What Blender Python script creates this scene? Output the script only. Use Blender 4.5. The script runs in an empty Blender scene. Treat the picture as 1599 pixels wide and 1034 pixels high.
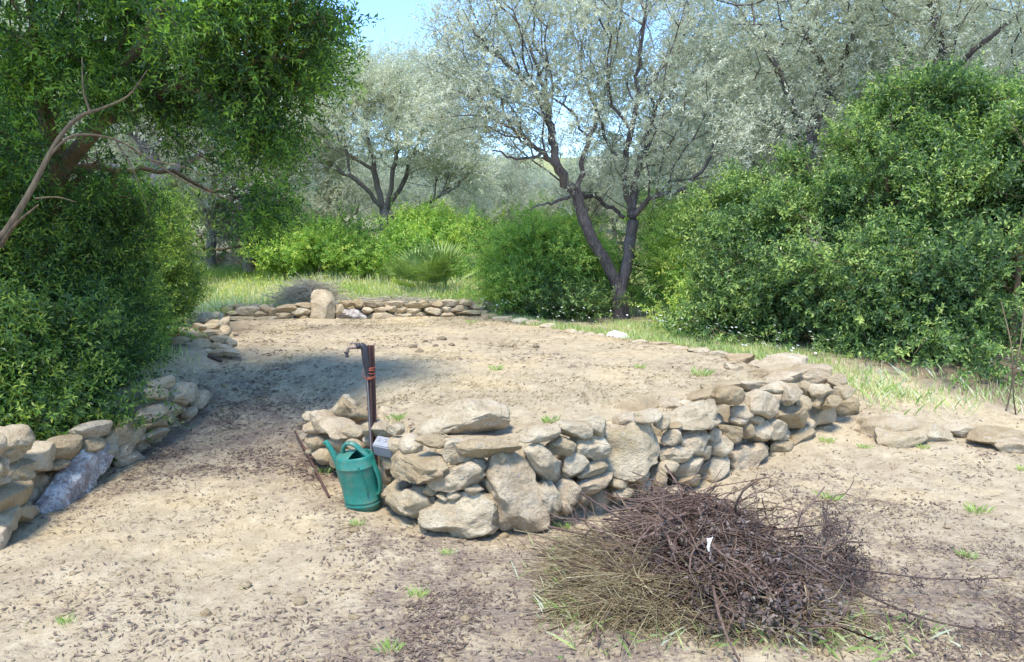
import bpy, math, random
import numpy as np
from mathutils import Matrix, Vector
random.seed(7)
RNG = np.random.default_rng(7)
sc = bpy.context.scene
COL = sc.collection
R = math.radians

# ------------------------------------------------------------------ camera
H_EYE = 1.6; PITCH = R(6.75); FPX = 1200.0
cam = bpy.data.cameras.new('camera'); camo = bpy.data.objects.new('camera', cam); COL.objects.link(camo)
cam.sensor_width = 36; cam.lens = FPX/1599*36; cam.clip_start = 0.05; cam.clip_end = 2000
camo.location = (0, 0, H_EYE); camo.rotation_euler = (R(90)-PITCH, 0, 0)
sc.camera = camo
# ------------------------------------------------------------------ light
SUN_EL = 66; SUN_VEC = np.array([-0.38, -0.925])          # horizontal direction towards the sun
w = bpy.data.worlds.new('World'); sc.world = w; w.use_nodes = True
nt = w.node_tree; nt.nodes.clear()
sky = nt.nodes.new('ShaderNodeTexSky'); sky.sky_type = 'NISHITA'; sky.sun_disc = False
sky.sun_elevation = R(SUN_EL); sky.sun_rotation = math.atan2(SUN_VEC[0], SUN_VEC[1])
sky.air_density = 1.0; sky.dust_density = 0.0; sky.ozone_density = 9.0; sky.altitude = 0
bgn = nt.nodes.new('ShaderNodeBackground'); bgn.inputs[1].default_value = 0.15
wo = nt.nodes.new('ShaderNodeOutputWorld')
nt.links.new(sky.outputs[0], bgn.inputs[0]); nt.links.new(bgn.outputs[0], wo.inputs[0])
sl = bpy.data.lights.new('sun', 'SUN'); sl.energy = 2.15; sl.angle = R(14); sl.color = (1, 0.94, 0.84)
so = bpy.data.objects.new('sun', sl); COL.objects.link(so)
sv = Vector((SUN_VEC[0]*math.cos(R(SUN_EL)), SUN_VEC[1]*math.cos(R(SUN_EL)), math.sin(R(SUN_EL))*np.linalg.norm(SUN_VEC)))
so.rotation_euler = sv.to_track_quat('Z', 'Y').to_euler(); so.location = (0, 0, 30)
sc.view_settings.view_transform = 'Standard'; sc.view_settings.look = 'None'
sc.view_settings.exposure = 1.66; sc.view_settings.gamma = 1; sc.view_settings.use_curve_mapping = False
sc.render.engine = 'CYCLES'
sc.cycles.max_bounces = 8; sc.cycles.transmission_bounces = 6; sc.cycles.transparent_max_bounces = 8

# ------------------------------------------------------------------ maths helpers
SN, CS = math.sin(PITCH), math.cos(PITCH)
def ray(u, v):
    a, b = (u-799.5)/FPX, -(v-517)/FPX
    return np.array([a, CS+b*SN, -SN+b*CS])
def at(u, v, D):
    d = ray(u, v); t = D/d[1]; return np.array([0, 0, H_EYE]) + d*t
def on_z(u, v, z):
    d = ray(u, v); t = (z-H_EYE)/d[2]; return np.array([0, 0, H_EYE]) + d*t
def sstep(a, b, x):
    t = np.clip((x-a)/(b-a), 0, 1); return t*t*(3-2*t)
def hash3(ix, iy, iz, s=0):
    n = (ix*374761393 + iy*668265263 + iz*2147483647 + s*1274126177) & 0x7fffffff
    n = ((n ^ (n >> 13))*1274126177) & 0x7fffffff
    n = (n ^ (n >> 16))
    return (n & 0xffff)/65535.0
def vnoise(p, s=0):
    p = np.asarray(p, float); i = np.floor(p).astype(np.int64); f = p-i; f = f*f*(3-2*f)
    r = 0
    for dx in (0, 1):
        for dy in (0, 1):
            for dz in (0, 1):
                wgt = (f[..., 0] if dx else 1-f[..., 0])*(f[..., 1] if dy else 1-f[..., 1])*(f[..., 2] if dz else 1-f[..., 2])
                r = r + wgt*hash3(i[..., 0]+dx, i[..., 1]+dy, i[..., 2]+dz, s)
    return r
def fbm(p, octv=4, s=0, lac=2.1, gain=.5):
    a = 1; t = 0; r = 0; p = np.asarray(p, float)
    for k in range(octv):
        r = r + a*vnoise(p*(lac**k)+17.3*k, s+k); t += a; a *= gain
    return r/t
def nrm(v):
    return v/np.maximum(np.linalg.norm(v, axis=-1, keepdims=True), 1e-9)

# ------------------------------------------------------------------ object helpers
def link(o, parent=None):
    COL.objects.link(o)
    if parent is not None: o.parent = parent
    return o
def tag(o, label=None, cat=None, group=None, kind=None):
    if label: o['label'] = label
    if cat: o['category'] = cat
    if group: o['group'] = group
    if kind: o['kind'] = kind
    return o
def thing(name, label, cat, loc=(0, 0, 0), group=None):
    o = bpy.data.objects.new(name, None); o.empty_display_size = .1; COL.objects.link(o)
    o.location = tuple(float(c) for c in loc)
    return tag(o, label, cat, group)
def mesh_np(name, verts, faces, mat=None, smooth=False, tint=None, vtint=None):
    """verts (n,3); faces (m,k) equal length k"""
    me = bpy.data.meshes.new(name)
    verts = np.asarray(verts, np.float32).reshape(-1, 3); faces = np.asarray(faces, np.int32)
    m, k = faces.shape
    me.vertices.add(len(verts)); me.vertices.foreach_set('co', verts.ravel())
    me.loops.add(m*k); me.loops.foreach_set('vertex_index', faces.ravel())
    me.polygons.add(m); me.polygons.foreach_set('loop_start', np.arange(0, m*k, k, dtype=np.int32))
    try: me.polygons.foreach_set('loop_total', np.full(m, k, dtype=np.int32))
    except Exception: pass
    me.polygons.foreach_set('use_smooth', np.full(m, bool(smooth)))
    if tint is not None:
        a = me.attributes.new('tint', 'FLOAT', 'FACE'); a.data.foreach_set('value', np.asarray(tint, np.float32))
    if vtint is not None:
        for nm, arr in vtint.items():
            a = me.attributes.new(nm, 'FLOAT', 'POINT'); a.data.foreach_set('value', np.asarray(arr, np.float32))
    me.update(calc_edges=True); 
    if mat: me.materials.append(mat)
    return me
def obj(name, me, parent=None, loc=None):
    o = bpy.data.objects.new(name, me); link(o, parent)
    if loc is not None: o.location = tuple(float(c) for c in loc)
    return o

class Tubes:
    """collects round tubes along polylines"""
    def __init__(s): s.V = []; s.F = []; s.n = 0; s.T = []
    def add(s, pts, rad, k=5, tint=.5, cap=True):
        P = np.asarray(pts, float); n = len(P)
        if n < 2: return
        r = np.asarray(rad, float)*np.ones(n)
        T = np.gradient(P, axis=0); T = nrm(T)
        ref = np.array([0, 0, 1.]) if abs(T[0][2]) < .9 else np.array([1., 0, 0])
        A = nrm(np.cross(T, ref)); B = np.cross(T, A)
        th = np.arange(k)*2*math.pi/k
        ring = P[:, None, :] + r[:, None, None]*(A[:, None, :]*np.cos(th)[None, :, None] + B[:, None, :]*np.sin(th)[None, :, None])
        s.V.append(ring.reshape(-1, 3))
        i = np.arange(n-1)[:, None]*k; j = np.arange(k)[None, :]; j2 = (j+1) % k
        f = np.stack([i+j, i+j2, i+k+j2, i+k+j], -1).reshape(-1, 4) + s.n
        s.F.append(f); s.T.append(np.full(len(f), tint)); s.n += n*k
        if cap and k > 3:
            for base, P0 in ((0, P[0]), ((n-1)*k, P[-1])):
                s.V.append(P0[None, :]); c = s.n
                q = np.arange(k); off = s.n - n*k if base == 0 else s.n - n*k - 1
                st = (s.n - n*k if base == 0 else s.n - n*k - 1) + base
                s.F.append(np.stack([st+q, st+(q+1) % k, np.full(k, c), np.full(k, c)], -1)); s.T.append(np.full(k, tint))
                s.n += 1
    def mesh(s, name, mat, smooth=True):
        F = np.concatenate(s.F); tri = F[:, 2] == F[:, 3]
        T = np.concatenate(s.T)
        if tri.any():   # turn everything to triangles
            Q = F[~tri]; F2 = np.concatenate([Q[:, [0, 1, 2]], Q[:, [0, 2, 3]], F[tri][:, :3]]); T2 = np.concatenate([T[~tri], T[~tri], T[tri]])
        else: F2, T2 = F, T
        return mesh_np(name, np.concatenate(s.V), F2, mat, smooth, T2)

def smooth_line(pts, n=4):
    """Catmull-Rom through pts (numpy k x d)"""
    P = np.asarray(pts, float)
    if len(P) < 3: 
        t = np.linspace(0, 1, n+1)[:, None]; return P[0]*(1-t)+P[-1]*t
    Q = np.concatenate([[2*P[0]-P[1]], P, [2*P[-1]-P[-2]]]); out = []
    for i in range(1, len(Q)-2):
        for t in np.arange(n)/n:
            a, b, c, d = Q[i-1], Q[i], Q[i+1], Q[i+2]
            out.append(.5*((2*b)+(-a+c)*t+(2*a-5*b+4*c-d)*t*t+(-a+3*b-3*c+d)*t**3))
    out.append(P[-1]); return np.array(out)

# ------------------------------------------------------------------ materials
def new_mat(name):
    m = bpy.data.materials.new(name); m.use_nodes = True; nt = m.node_tree; nt.nodes.clear()
    out = nt.nodes.new('ShaderNodeOutputMaterial'); b = nt.nodes.new('ShaderNodeBsdfPrincipled')
    nt.links.new(b.outputs[0], out.inputs[0]); return m, nt, b, out
def N(nt, typ, **kw):
    n = nt.nodes.new(typ)
    for k, v in kw.items():
        if k in n.inputs: n.inputs[k].default_value = v
        else: setattr(n, k, v)
    return n
def ramp(nt, fac, stops, interp='LINEAR'):
    r = nt.nodes.new('ShaderNodeValToRGB'); cr = r.color_ramp; cr.interpolation = interp
    while len(cr.elements) < len(stops): cr.elements.new(.5)
    for e, (p, c) in zip(cr.elements, stops):
        e.position = p; e.color = (c[0], c[1], c[2], 1) if hasattr(c, '__len__') else (c, c, c, 1)
    nt.links.new(fac, r.inputs[0]); return r.outputs[0]
def noise(nt, vec, scale, detail=4, rough=.55, dist=0):
    n = nt.nodes.new('ShaderNodeTexNoise'); n.inputs['Scale'].default_value = scale; n.inputs['Detail'].default_value = detail
    n.inputs['Roughness'].default_value = rough; n.inputs['Distortion'].default_value = dist
    nt.links.new(vec, n.inputs['Vector']); return n.outputs['Fac']
def mix(nt, fac, a, b, mode='MIX'):
    n = nt.nodes.new('ShaderNodeMix'); n.data_type = 'RGBA'; n.blend_type = mode
    for sock, v in ((n.inputs[0], fac), (n.inputs[6], a), (n.inputs[7], b)):
        if hasattr(v, 'is_linked') or hasattr(v, 'links'): nt.links.new(v, sock)
        elif hasattr(v, '__len__'): sock.default_value = (v[0], v[1], v[2], 1)
        else: sock.default_value = v
    return n.outputs[2]
def math_n(nt, op, a, b=None, clamp=False):
    n = nt.nodes.new('ShaderNodeMath'); n.operation = op; n.use_clamp = clamp
    for i, v in enumerate((a, b)):
        if v is None: continue
        if isinstance(v, (int, float)): n.inputs[i].default_value = v
        else: nt.links.new(v, n.inputs[i])
    return n.outputs[0]
def bump(nt, b, h, strength=.5, dist=.01):
    n = nt.nodes.new('ShaderNodeBump'); n.inputs['Strength'].default_value = strength; n.inputs['Distance'].default_value = dist
    nt.links.new(h, n.inputs['Height']); nt.links.new(n.outputs[0], b.inputs['Normal'])
def pos(nt): return nt.nodes.new('ShaderNodeNewGeometry').outputs['Position']
def attr(nt, name):
    a = nt.nodes.new('ShaderNodeAttribute'); a.attribute_name = name; return a.outputs['Fac']

def leaf_mat(name, stops, back=None, transl=.35, rough=.5, spec=.35, tcol=None):
    m, nt, b, out = new_mat(name)
    c = ramp(nt, attr(nt, 'tint'), stops)
    if back:
        g = nt.nodes.new('ShaderNodeNewGeometry'); c = mix(nt, g.outputs['Backfacing'], c, ramp(nt, attr(nt, 'tint'), back))
    nt.links.new(c, b.inputs['Base Color']); b.inputs['Roughness'].default_value = rough; b.inputs['Specular IOR Level'].default_value = spec
    t = nt.nodes.new('ShaderNodeBsdfTranslucent')
    tc = mix(nt, 1.0, c, tcol or (1.15, 1.3, .65), 'MULTIPLY')
    nt.links.new(tc, t.inputs[0])
    mx = nt.nodes.new('ShaderNodeMixShader'); mx.inputs[0].default_value = transl
    nt.links.new(b.outputs[0], mx.inputs[1]); nt.links.new(t.outputs[0], mx.inputs[2]); nt.links.new(mx.outputs[0], out.inputs[0])
    return m
M = {}
M['olive'] = leaf_mat('olive_leaf', [(0, (0.258, 0.283, 0.181)), (.5, (0.463, 0.490, 0.347)), (1, (0.669, 0.683, 0.528))],
                      [(0, (.46, .47, .39)), (1, (.64, .64, .56))], transl=.34, rough=.45, spec=.5, tcol=(1.1, 1.15, .75))
M['olive_far'] = leaf_mat('far_olive_leaf', [(0, (0.271, 0.308, 0.197)), (.5, (0.419, 0.456, 0.308)), (1, (0.567, 0.591, 0.431))],
                      [(0, (.42, .44, .35)), (1, (.56, .57, .47))], transl=.35, rough=.5, tcol=(1.1, 1.15, .8))
M['mastic'] = leaf_mat('mastic_leaf', [(0, (0.047, 0.093, 0.037)), (.4, (0.103, 0.186, 0.050)), (.75, (0.208, 0.332, 0.062)), (1, (0.416, 0.492, 0.100))], transl=.42, rough=.38, spec=.5)
M['mastic_bright'] = leaf_mat('young_mastic_leaf', [(0, (0.133, 0.240, 0.069)), (.45, (0.310, 0.499, 0.112)), (1, (0.709, 0.750, 0.206))], transl=.45, rough=.42)
M['canopy'] = leaf_mat('canopy_leaf', [(0, (0.041, 0.085, 0.044)), (.45, (0.083, 0.162, 0.050)), (.75, (0.154, 0.282, 0.054)), (1, (0.284, 0.417, 0.082))], transl=.45, rough=.4, tcol=(1.5, 1.7, .5))
M['right'] = leaf_mat('right_bush_leaf', [(0, (0.062, 0.119, 0.047)), (.35, (0.138, 0.226, 0.078)), (.7, (0.263, 0.389, 0.105)), (1, (0.502, 0.588, 0.188))], transl=.40, rough=.42, spec=.5)
M['palm'] = leaf_mat('palm_leaf', [(0, (0.136, 0.221, 0.068)), (1, (0.374, 0.476, 0.153))], transl=.2)
M['grass'] = leaf_mat('grass_blade', [(0, (0.176, 0.316, 0.081)), (.35, (0.407, 0.539, 0.146)), (.6, (0.624, 0.630, 0.293)), (1, (0.750, 0.749, 0.553))], transl=.35)
M['flower'] = leaf_mat('yellow_petal', [(0, (.75, .68, .08)), (1, (.85, .80, .25))], transl=.3, tcol=(1, 1, 1))
M['white_flower'] = leaf_mat('white_petal', [(0, (.75, .75, .7)), (1, (.85, .85, .8))], transl=.3, tcol=(1, 1, 1))
M['straw'] = leaf_mat('dry_straw', [(0, (.16, .105, .06)), (.3, (.26, .19, .10)), (.6, (.36, .30, .16)), (1, (.52, .43, .26))], transl=.15, tcol=(1, 1, 1))
M['bleached'] = leaf_mat('bleached_straw', [(0, (.30, .25, .16)), (.5, (.48, .42, .30)), (1, (.66, .60, .46))], transl=.15, tcol=(1, 1, 1))
M['withered'] = leaf_mat('withered_leaf', [(0, (.08, .055, .045)), (.5, (.15, .11, .09)), (.85, (.16, .12, .095)), (1, (.22, .175, .14))], transl=.1, tcol=(1, 1, 1))
M['litter'] = leaf_mat('fallen_leaf', [(0, (.09, .06, .045)), (.5, (.17, .12, .09)), (.9, (.27, .21, .15)), (1, (.45, .40, .30))], transl=.05, tcol=(1, 1, 1), rough=.7, spec=.2)

def bark_mat(name, c0, c1, c2, scale=14):
    m, nt, b, out = new_mat(name); p = pos(nt)
    mp = N(nt, 'ShaderNodeMapping'); mp.inputs['Scale'].default_value = (1, 1, .25); nt.links.new(p, mp.inputs[0])
    n1 = noise(nt, mp.outputs[0], scale*3, 6, .65); n2 = noise(nt, p, 3, 3)
    c = ramp(nt, n1, [(.35, c0), (.55, c1), (.72, c2)]); c = mix(nt, ramp(nt, n2, [(.45, 0), (.7, .6)]), c, c2)
    nt.links.new(c, b.inputs['Base Color']); b.inputs['Roughness'].default_value = .9
    bump(nt, b, n1, .8, .015); return m
M['bark'] = bark_mat('olive_bark', (.045, .034, .034), (.11, .088, .085), (.22, .19, .175))
M['bark_pale'] = bark_mat('pale_bark', (.08, .065, .06), (.17, .145, .13), (.28, .25, .22))
M['bark_brown'] = bark_mat('brown_bark', (.05, .035, .02), (.13, .09, .05), (.22, .16, .09))
M['twig'] = bark_mat('dry_twig', (.085, .048, .034), (.165, .10, .072), (.30, .215, .16), 30)
M['dark_twig'] = bark_mat('dark_branch', (.05, .032, .026), (.10, .066, .052), (.17, .12, .095), 30)

def stone_mat(name='limestone', pale=0):
    m, nt, b, out = new_mat(name); p = pos(nt)
    oi = nt.nodes.new('ShaderNodeObjectInfo')
    n1 = noise(nt, p, 7, 5, .6); n2 = noise(nt, p, 38, 6, .7); n3 = noise(nt, p, 2.3, 3, .5); n4 = noise(nt, p, 160, 3, .6)
    c = ramp(nt, n1, [(.3, (.44, .35, .235)), (.5, (.57, .48, .345)), (.68, (.68, .60, .46))])
    rnd = ramp(nt, oi.outputs['Random'], [(0, (.80, .70, .54)), (.3, (.97, .92, .80)), (.6, (1.08, 1.04, .95)), (.85, (1.0, .92, .82)), (1, (1.15, 1.13, 1.06))])
    c = mix(nt, 1.0, c, rnd, 'MULTIPLY')
    c = mix(nt, ramp(nt, n2, [(.36, .55), (.46, 0)]), c, (.34, .26, .18))          # pits and weathering
    c = mix(nt, ramp(nt, n3, [(.55, 0), (.72, .5)]), c, (.40, .30, .15))           # ochre staining
    c = mix(nt, ramp(nt, noise(nt, p, 22, 5, .7), [(.60, 0), (.68, .6)]), c, (.62, .60, .54))   # pale lichen
    nt.links.new(c, b.inputs['Base Color']); b.inputs['Roughness'].default_value = .92; b.inputs['Specular IOR Level'].default_value = .2
    hh = math_n(nt, 'ADD', n2, math_n(nt, 'MULTIPLY', n4, .35)); hh = math_n(nt, 'ADD', hh, math_n(nt, 'MULTIPLY', n1, .8))
    bump(nt, b, hh, 1.0, .035); return m
M['stone'] = stone_mat()
def slab_mat():
    m, nt, b, out = new_mat('veined_limestone'); p = pos(nt)
    n1 = noise(nt, p, 11, 6, .7, .6); n2 = noise(nt, p, 45, 6, .7)
    c = ramp(nt, n1, [(.36, (.25, .20, .175)), (.48, (.40, .35, .30)), (.58, (.62, .60, .55)), (.72, (.50, .43, .33))])
    c = mix(nt, ramp(nt, n2, [(.40, .8), (.5, 0)]), c, (.22, .15, .13))
    nt.links.new(c, b.inputs['Base Color']); b.inputs['Roughness'].default_value = .9; bump(nt, b, n2, .9, .02); return m
M['slab'] = slab_mat()

def ground_mat():
    m, nt, b, out = new_mat('sandy_earth'); p = pos(nt)
    mul = attr(nt, 'mulch'); grn = attr(nt, 'green'); dk = attr(nt, 'humus')
    n1 = noise(nt, p, 1.6, 4, .55); n2 = noise(nt, p, 9, 5, .65); n3 = noise(nt, p, 60, 6, .7); n4 = noise(nt, p, 220, 3, .7)
    mp = N(nt, 'ShaderNodeMapping'); mp.inputs['Scale'].default_value = (1, 2.2, 1); nt.links.new(p, mp.inputs[0])
    n5 = noise(nt, mp.outputs[0], 26, 6, .75, .4)
    c = ramp(nt, n2, [(.3, (.36, .285, .175)), (.5, (.46, .375, .24)), (.7, (.55, .46, .305))])
    c = mix(nt, ramp(nt, n3, [(.36, .6), (.52, 0)]), c, (.34, .26, .18))
    c = mix(nt, ramp(nt, n5, [(.54, 0), (.66, .6)]), c, (.31, .235, .165))
    c = mix(nt, 1.0, c, ramp(nt, n1, [(.35, (.88, .86, .86)), (.5, (1, 1, 1)), (.68, (1.12, 1.08, .98))]), 'MULTIPLY')
    # mulch: litter broken into fine dark fragments
    mm = math_n(nt, 'ADD', math_n(nt, 'MULTIPLY', mul, .62), math_n(nt, 'ADD', math_n(nt, 'MULTIPLY', math_n(nt, 'SUBTRACT', n5, .5), 2.2), math_n(nt, 'MULTIPLY', math_n(nt, 'SUBTRACT', noise(nt, p, 5, 5, .65), .5), 1.6)))
    mc = ramp(nt, n4, [(.3, (.085, .06, .05)), (.5, (.16, .115, .095)), (.7, (.30, .235, .18))])
    c = mix(nt, ramp(nt, mm, [(.30, 0), (.8, .8)]), c, mc)
    gm = math_n(nt, 'ADD', grn, math_n(nt, 'MULTIPLY', math_n(nt, 'SUBTRACT', n5, .5), 1.2))
    c = mix(nt, ramp(nt, gm, [(.4, 0), (.9, .9)]), c, ramp(nt, n3, [(.35, (.16, .19, .07)), (.65, (.34, .36, .14))]))
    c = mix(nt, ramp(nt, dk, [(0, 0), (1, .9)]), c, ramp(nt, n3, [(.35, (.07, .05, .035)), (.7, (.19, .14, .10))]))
    nt.links.new(c, b.inputs['Base Color']); b.inputs['Roughness'].default_value = .95; b.inputs['Specular IOR Level'].default_value = .15
    hh = math_n(nt, 'ADD', math_n(nt, 'MULTIPLY', n2, .8), math_n(nt, 'ADD', math_n(nt, 'MULTIPLY', n3, .6), math_n(nt, 'MULTIPLY', n4, .25)))
    bump(nt, b, hh, .8, .025); return m
M['ground'] = ground_mat()
def plain(name, c, rough=.6, spec=.4, var=.25, scale=30, metal=0, dirt=None):
    m, nt, b, out = new_mat(name); p = pos(nt); n = noise(nt, p, scale, 5, .65)
    cc = ramp(nt, n, [(.3, tuple(x*(1-var) for x in c)), (.7, tuple(min(1, x*(1+var)) for x in c))])
    if dirt:
        cc = mix(nt, ramp(nt, noise(nt, p, 9, 5, .7), [(.48, 0), (.68, dirt[3])]), cc, dirt[:3])
    nt.links.new(cc, b.inputs['Base Color']); b.inputs['Roughness'].default_value = rough; b.inputs['Metallic'].default_value = metal
    b.inputs['Specular IOR Level'].default_value = spec; bump(nt, b, n, .15, .003); return m
M['can'] = plain('green_plastic', (.012, .165, .125), .42, .5, .16, 25, dirt=(.15, .17, .11, .5))
M['can_dark'] = plain('dark_green_plastic', (.010, .15, .11), .5, .4, .2, dirt=(.2, .2, .14, .4))
M['rust'] = plain('rusty_steel', (.085, .045, .035), .85, .3, .45, 60)
M['black'] = plain('black_rubber', (.03, .028, .032), .5, .4, .3)
M['brass'] = plain('weathered_brass', (.22, .17, .14), .45, .5, .4, metal=.5)
M['wire'] = plain('copper_red_wire', (.33, .085, .045), .6, .4, .3)
M['grey'] = plain('grey_plastic', (.24, .25, .265), .6, .4, .08, dirt=(.35, .3, .24, .4))
M['paper'] = plain('white_scrap', (.75, .74, .70), .7, .3, .1)
M['blue'] = plain('blue_scrap', (.05, .12, .38), .5, .4, .1)
M['clod'] = plain('earth_clod', (.20, .155, .10), .95, .1, .35, 60)

# ------------------------------------------------------------------ terrain
FRONT_PX = [(492, 694), (515, 722), (548, 758), (600, 797), (655, 834), (755, 842), (855, 828), (950, 800), (1060, 770), (1130, 742), (1205, 716), (1285, 690), (1348, 668)]
FRONT = np.array([on_z(u, v, 0)[:2] for u, v in FRONT_PX])
RIM = np.array([on_z(u, v, .42)[:2] for u, v in [(1335, 612), (1270, 580), (1180, 560), (1040, 540), (960, 527), (880, 518), (740, 494)]])
BACK = np.array([on_z(u, v, .42)[:2] for u, v in [(560, 497), (370, 502)]])
POLY = np.concatenate([FRONT, RIM, BACK, [on_z(385, 560, .40)[:2]]])
def in_poly(x, y, poly):
    ins = np.zeros(np.shape(x), bool); n = len(poly); j = n-1
    for i in range(n):
        xi, yi = poly[i]; xj, yj = poly[j]
        c = ((yi > y) != (yj > y)) & (x < (xj-xi)*(y-yi)/((yj-yi) or 1e-9)+xi)
        ins ^= c; j = i
    return ins
def dist_line(x, y, L):
    d = np.full(np.shape(x), 1e9)
    for (ax, ay), (bx, by) in zip(L[:-1], L[1:]):
        vx, vy = bx-ax, by-ay; t = np.clip(((x-ax)*vx+(y-ay)*vy)/(vx*vx+vy*vy), 0, 1)
        d = np.minimum(d, np.hypot(x-ax-t*vx, y-ay-t*vy))
    return d
LEFTLINE = np.array([POLY[0], POLY[-1]])
WALL_FACE = np.concatenate([FRONT, RIM[:3]])
LW_PX = [(-60, 905), (10, 850), (70, 800), (200, 722), (260, 690), (330, 640)]
LEFTW = np.array([on_z(u, v, z)[:2] for (u, v), z in zip(LW_PX, [0, 0, .0, .03, .08, .16])])
def base_h(x, y):
    x = np.asarray(x, float); y = np.asarray(y, float)
    r = .42*sstep(4.9, 8.4, y)
    far = np.maximum(0, y-12.2); r = r + .07*np.minimum(far, 9) + .045*np.maximum(0, np.minimum(far-9, 60)) + .2*np.clip(y-68, 0, 55)
    left = sstep(0, .5, np.interp(y, LEFTW[:, 1], LEFTW[:, 0], left=LEFTW[0, 0]-.0, right=-2.75)-.12-x)*sstep(1, 3, y)*(1-sstep(7, 10, y))
    r = r + .30*left*(1-sstep(5.5, 9, y)*.7)
    rb = sstep(3.0, 6.0, x)*sstep(5.8, 8, y)*(1-sstep(10, 14, y)); r = r + .12*rb
    return r
def H(x, y, micro=True):
    x = np.asarray(x, float); y = np.asarray(y, float)
    b = base_h(x, y)
    ins = in_poly(x, y, POLY)
    dw = np.where(ins, dist_line(x, y, WALL_FACE), 0)
    dl = np.where(ins, dist_line(x, y, LEFTLINE), 0)
    m = sstep(.16, .30, dw)*sstep(.05, .75, dl)
    top = .41+.03*sstep(4.5, 9, y)
    h = np.where(m > 0, b+(np.maximum(top-b, 0))*m, b)
    if micro:
        p = np.stack([x, y, 0*x], -1)
        h = h + (fbm(p*1.3, 3, 3)-.5)*.07 + (fbm(p*5, 3, 9)-.5)*.045 + (fbm(p*14, 2, 12)-.5)*.012
    return h
def Hs(x, y, micro=True): return float(H(np.array([x]), np.array([y]), micro)[0])
def on_g(u, v):
    d = ray(u, v); o = np.array([0, 0, H_EYE]); t = np.linspace(1.0, 60, 6000)
    P = o+d*t[:, None]; h = H(P[:, 0], P[:, 1]); k = np.argmax(P[:, 2] <= h)
    return P[k] if P[k, 2] <= h[k] else P[-1]

def axis(lo, hi, step, outer, grow=1.12):
    a = list(np.arange(lo, hi+step/2, step)); s = step
    while a[-1] < outer: s *= grow; a.append(a[-1]+s)
    s = step
    while a[0] > -outer: s *= grow; a.insert(0, a[0]-s)
    return np.array(a)
def blob(x, y, cx, cy, rx, ry): return np.exp(-(((x-cx)/rx)**2+((y-cy)/ry)**2))
PILE = on_z(1085, 922, 0)[:2]
def mulch_f(x, y):
    r = np.zeros(np.shape(x))
    for (u, v, z, a, b_, wgt) in [(395, 620, .25, .9, 1.3, .75), (330, 690, .05, .7, .6, .55), (400, 720, .0, .9, .5, .5), (1100, 950, 0, 1.6, .7, .9), (760, 960, 0, .75, .55, .8), (620, 840, 0, .5, .35, .55),
                               (1450, 900, 0, 1.1, .8, .7), (450, 520, .42, 1.4, 1.3, .45), (850, 860, 0, .5, .25, .7), (120, 780, 0, .5, .5, .55), (60, 960, 0, .7, .4, .25), (1300, 760, 0, 1.2, .6, .4), (520, 740, 0, .35, .5, .7), (600, 1030, 0, .9, .3, .4)]:
        c = on_z(u, v, z); r = r + wgt*blob(x, y, c[0], c[1], a, b_)
    n = fbm(np.stack([x*.9, y*.9, 0*x+5], -1), 4, 21)
    return np.clip(r + (n-.5)*1.1 + .05, 0, 1)
def green_f(x, y):
    g = sstep(11.9, 13.0, y + (fbm(np.stack([x, y, 0*x], -1), 3, 31)-.5)*1.2)
    edge = sstep(.25, 1.2, np.interp(y, [6.5, 7.5, 9, 12], [3.6, 2.9, 1.9, .4], left=9)*-1 + x)*sstep(6.4, 7.2, y)*.55
    return np.clip(np.maximum(g, edge), 0, 1)
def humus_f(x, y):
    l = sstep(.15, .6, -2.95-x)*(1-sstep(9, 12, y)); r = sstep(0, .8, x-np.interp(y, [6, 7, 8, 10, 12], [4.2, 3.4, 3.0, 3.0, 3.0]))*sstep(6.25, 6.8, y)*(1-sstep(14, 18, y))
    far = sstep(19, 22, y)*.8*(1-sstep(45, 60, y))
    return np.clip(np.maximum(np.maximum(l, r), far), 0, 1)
xs = axis(-5, 5.6, .05, 220); ys = axis(1.6, 13, .05, 220)
X, Y = np.meshgrid(xs, ys); Z = H(X, Y)
nx, ny = len(xs), len(ys)
i = np.arange(ny-1)[:, None]*nx; j = np.arange(nx-1)[None, :]
F = np.stack([i+j, i+j+1, i+nx+j+1, i+nx+j], -1).reshape(-1, 4)
xf, yf = X.ravel(), Y.ravel()
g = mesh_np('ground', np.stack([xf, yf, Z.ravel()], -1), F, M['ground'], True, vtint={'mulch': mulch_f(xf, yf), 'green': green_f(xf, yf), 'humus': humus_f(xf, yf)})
tag(obj('ground', g), 'sandy earth clearing with dark leaf litter rising to a grassy meadow', kind='structure')

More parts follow.
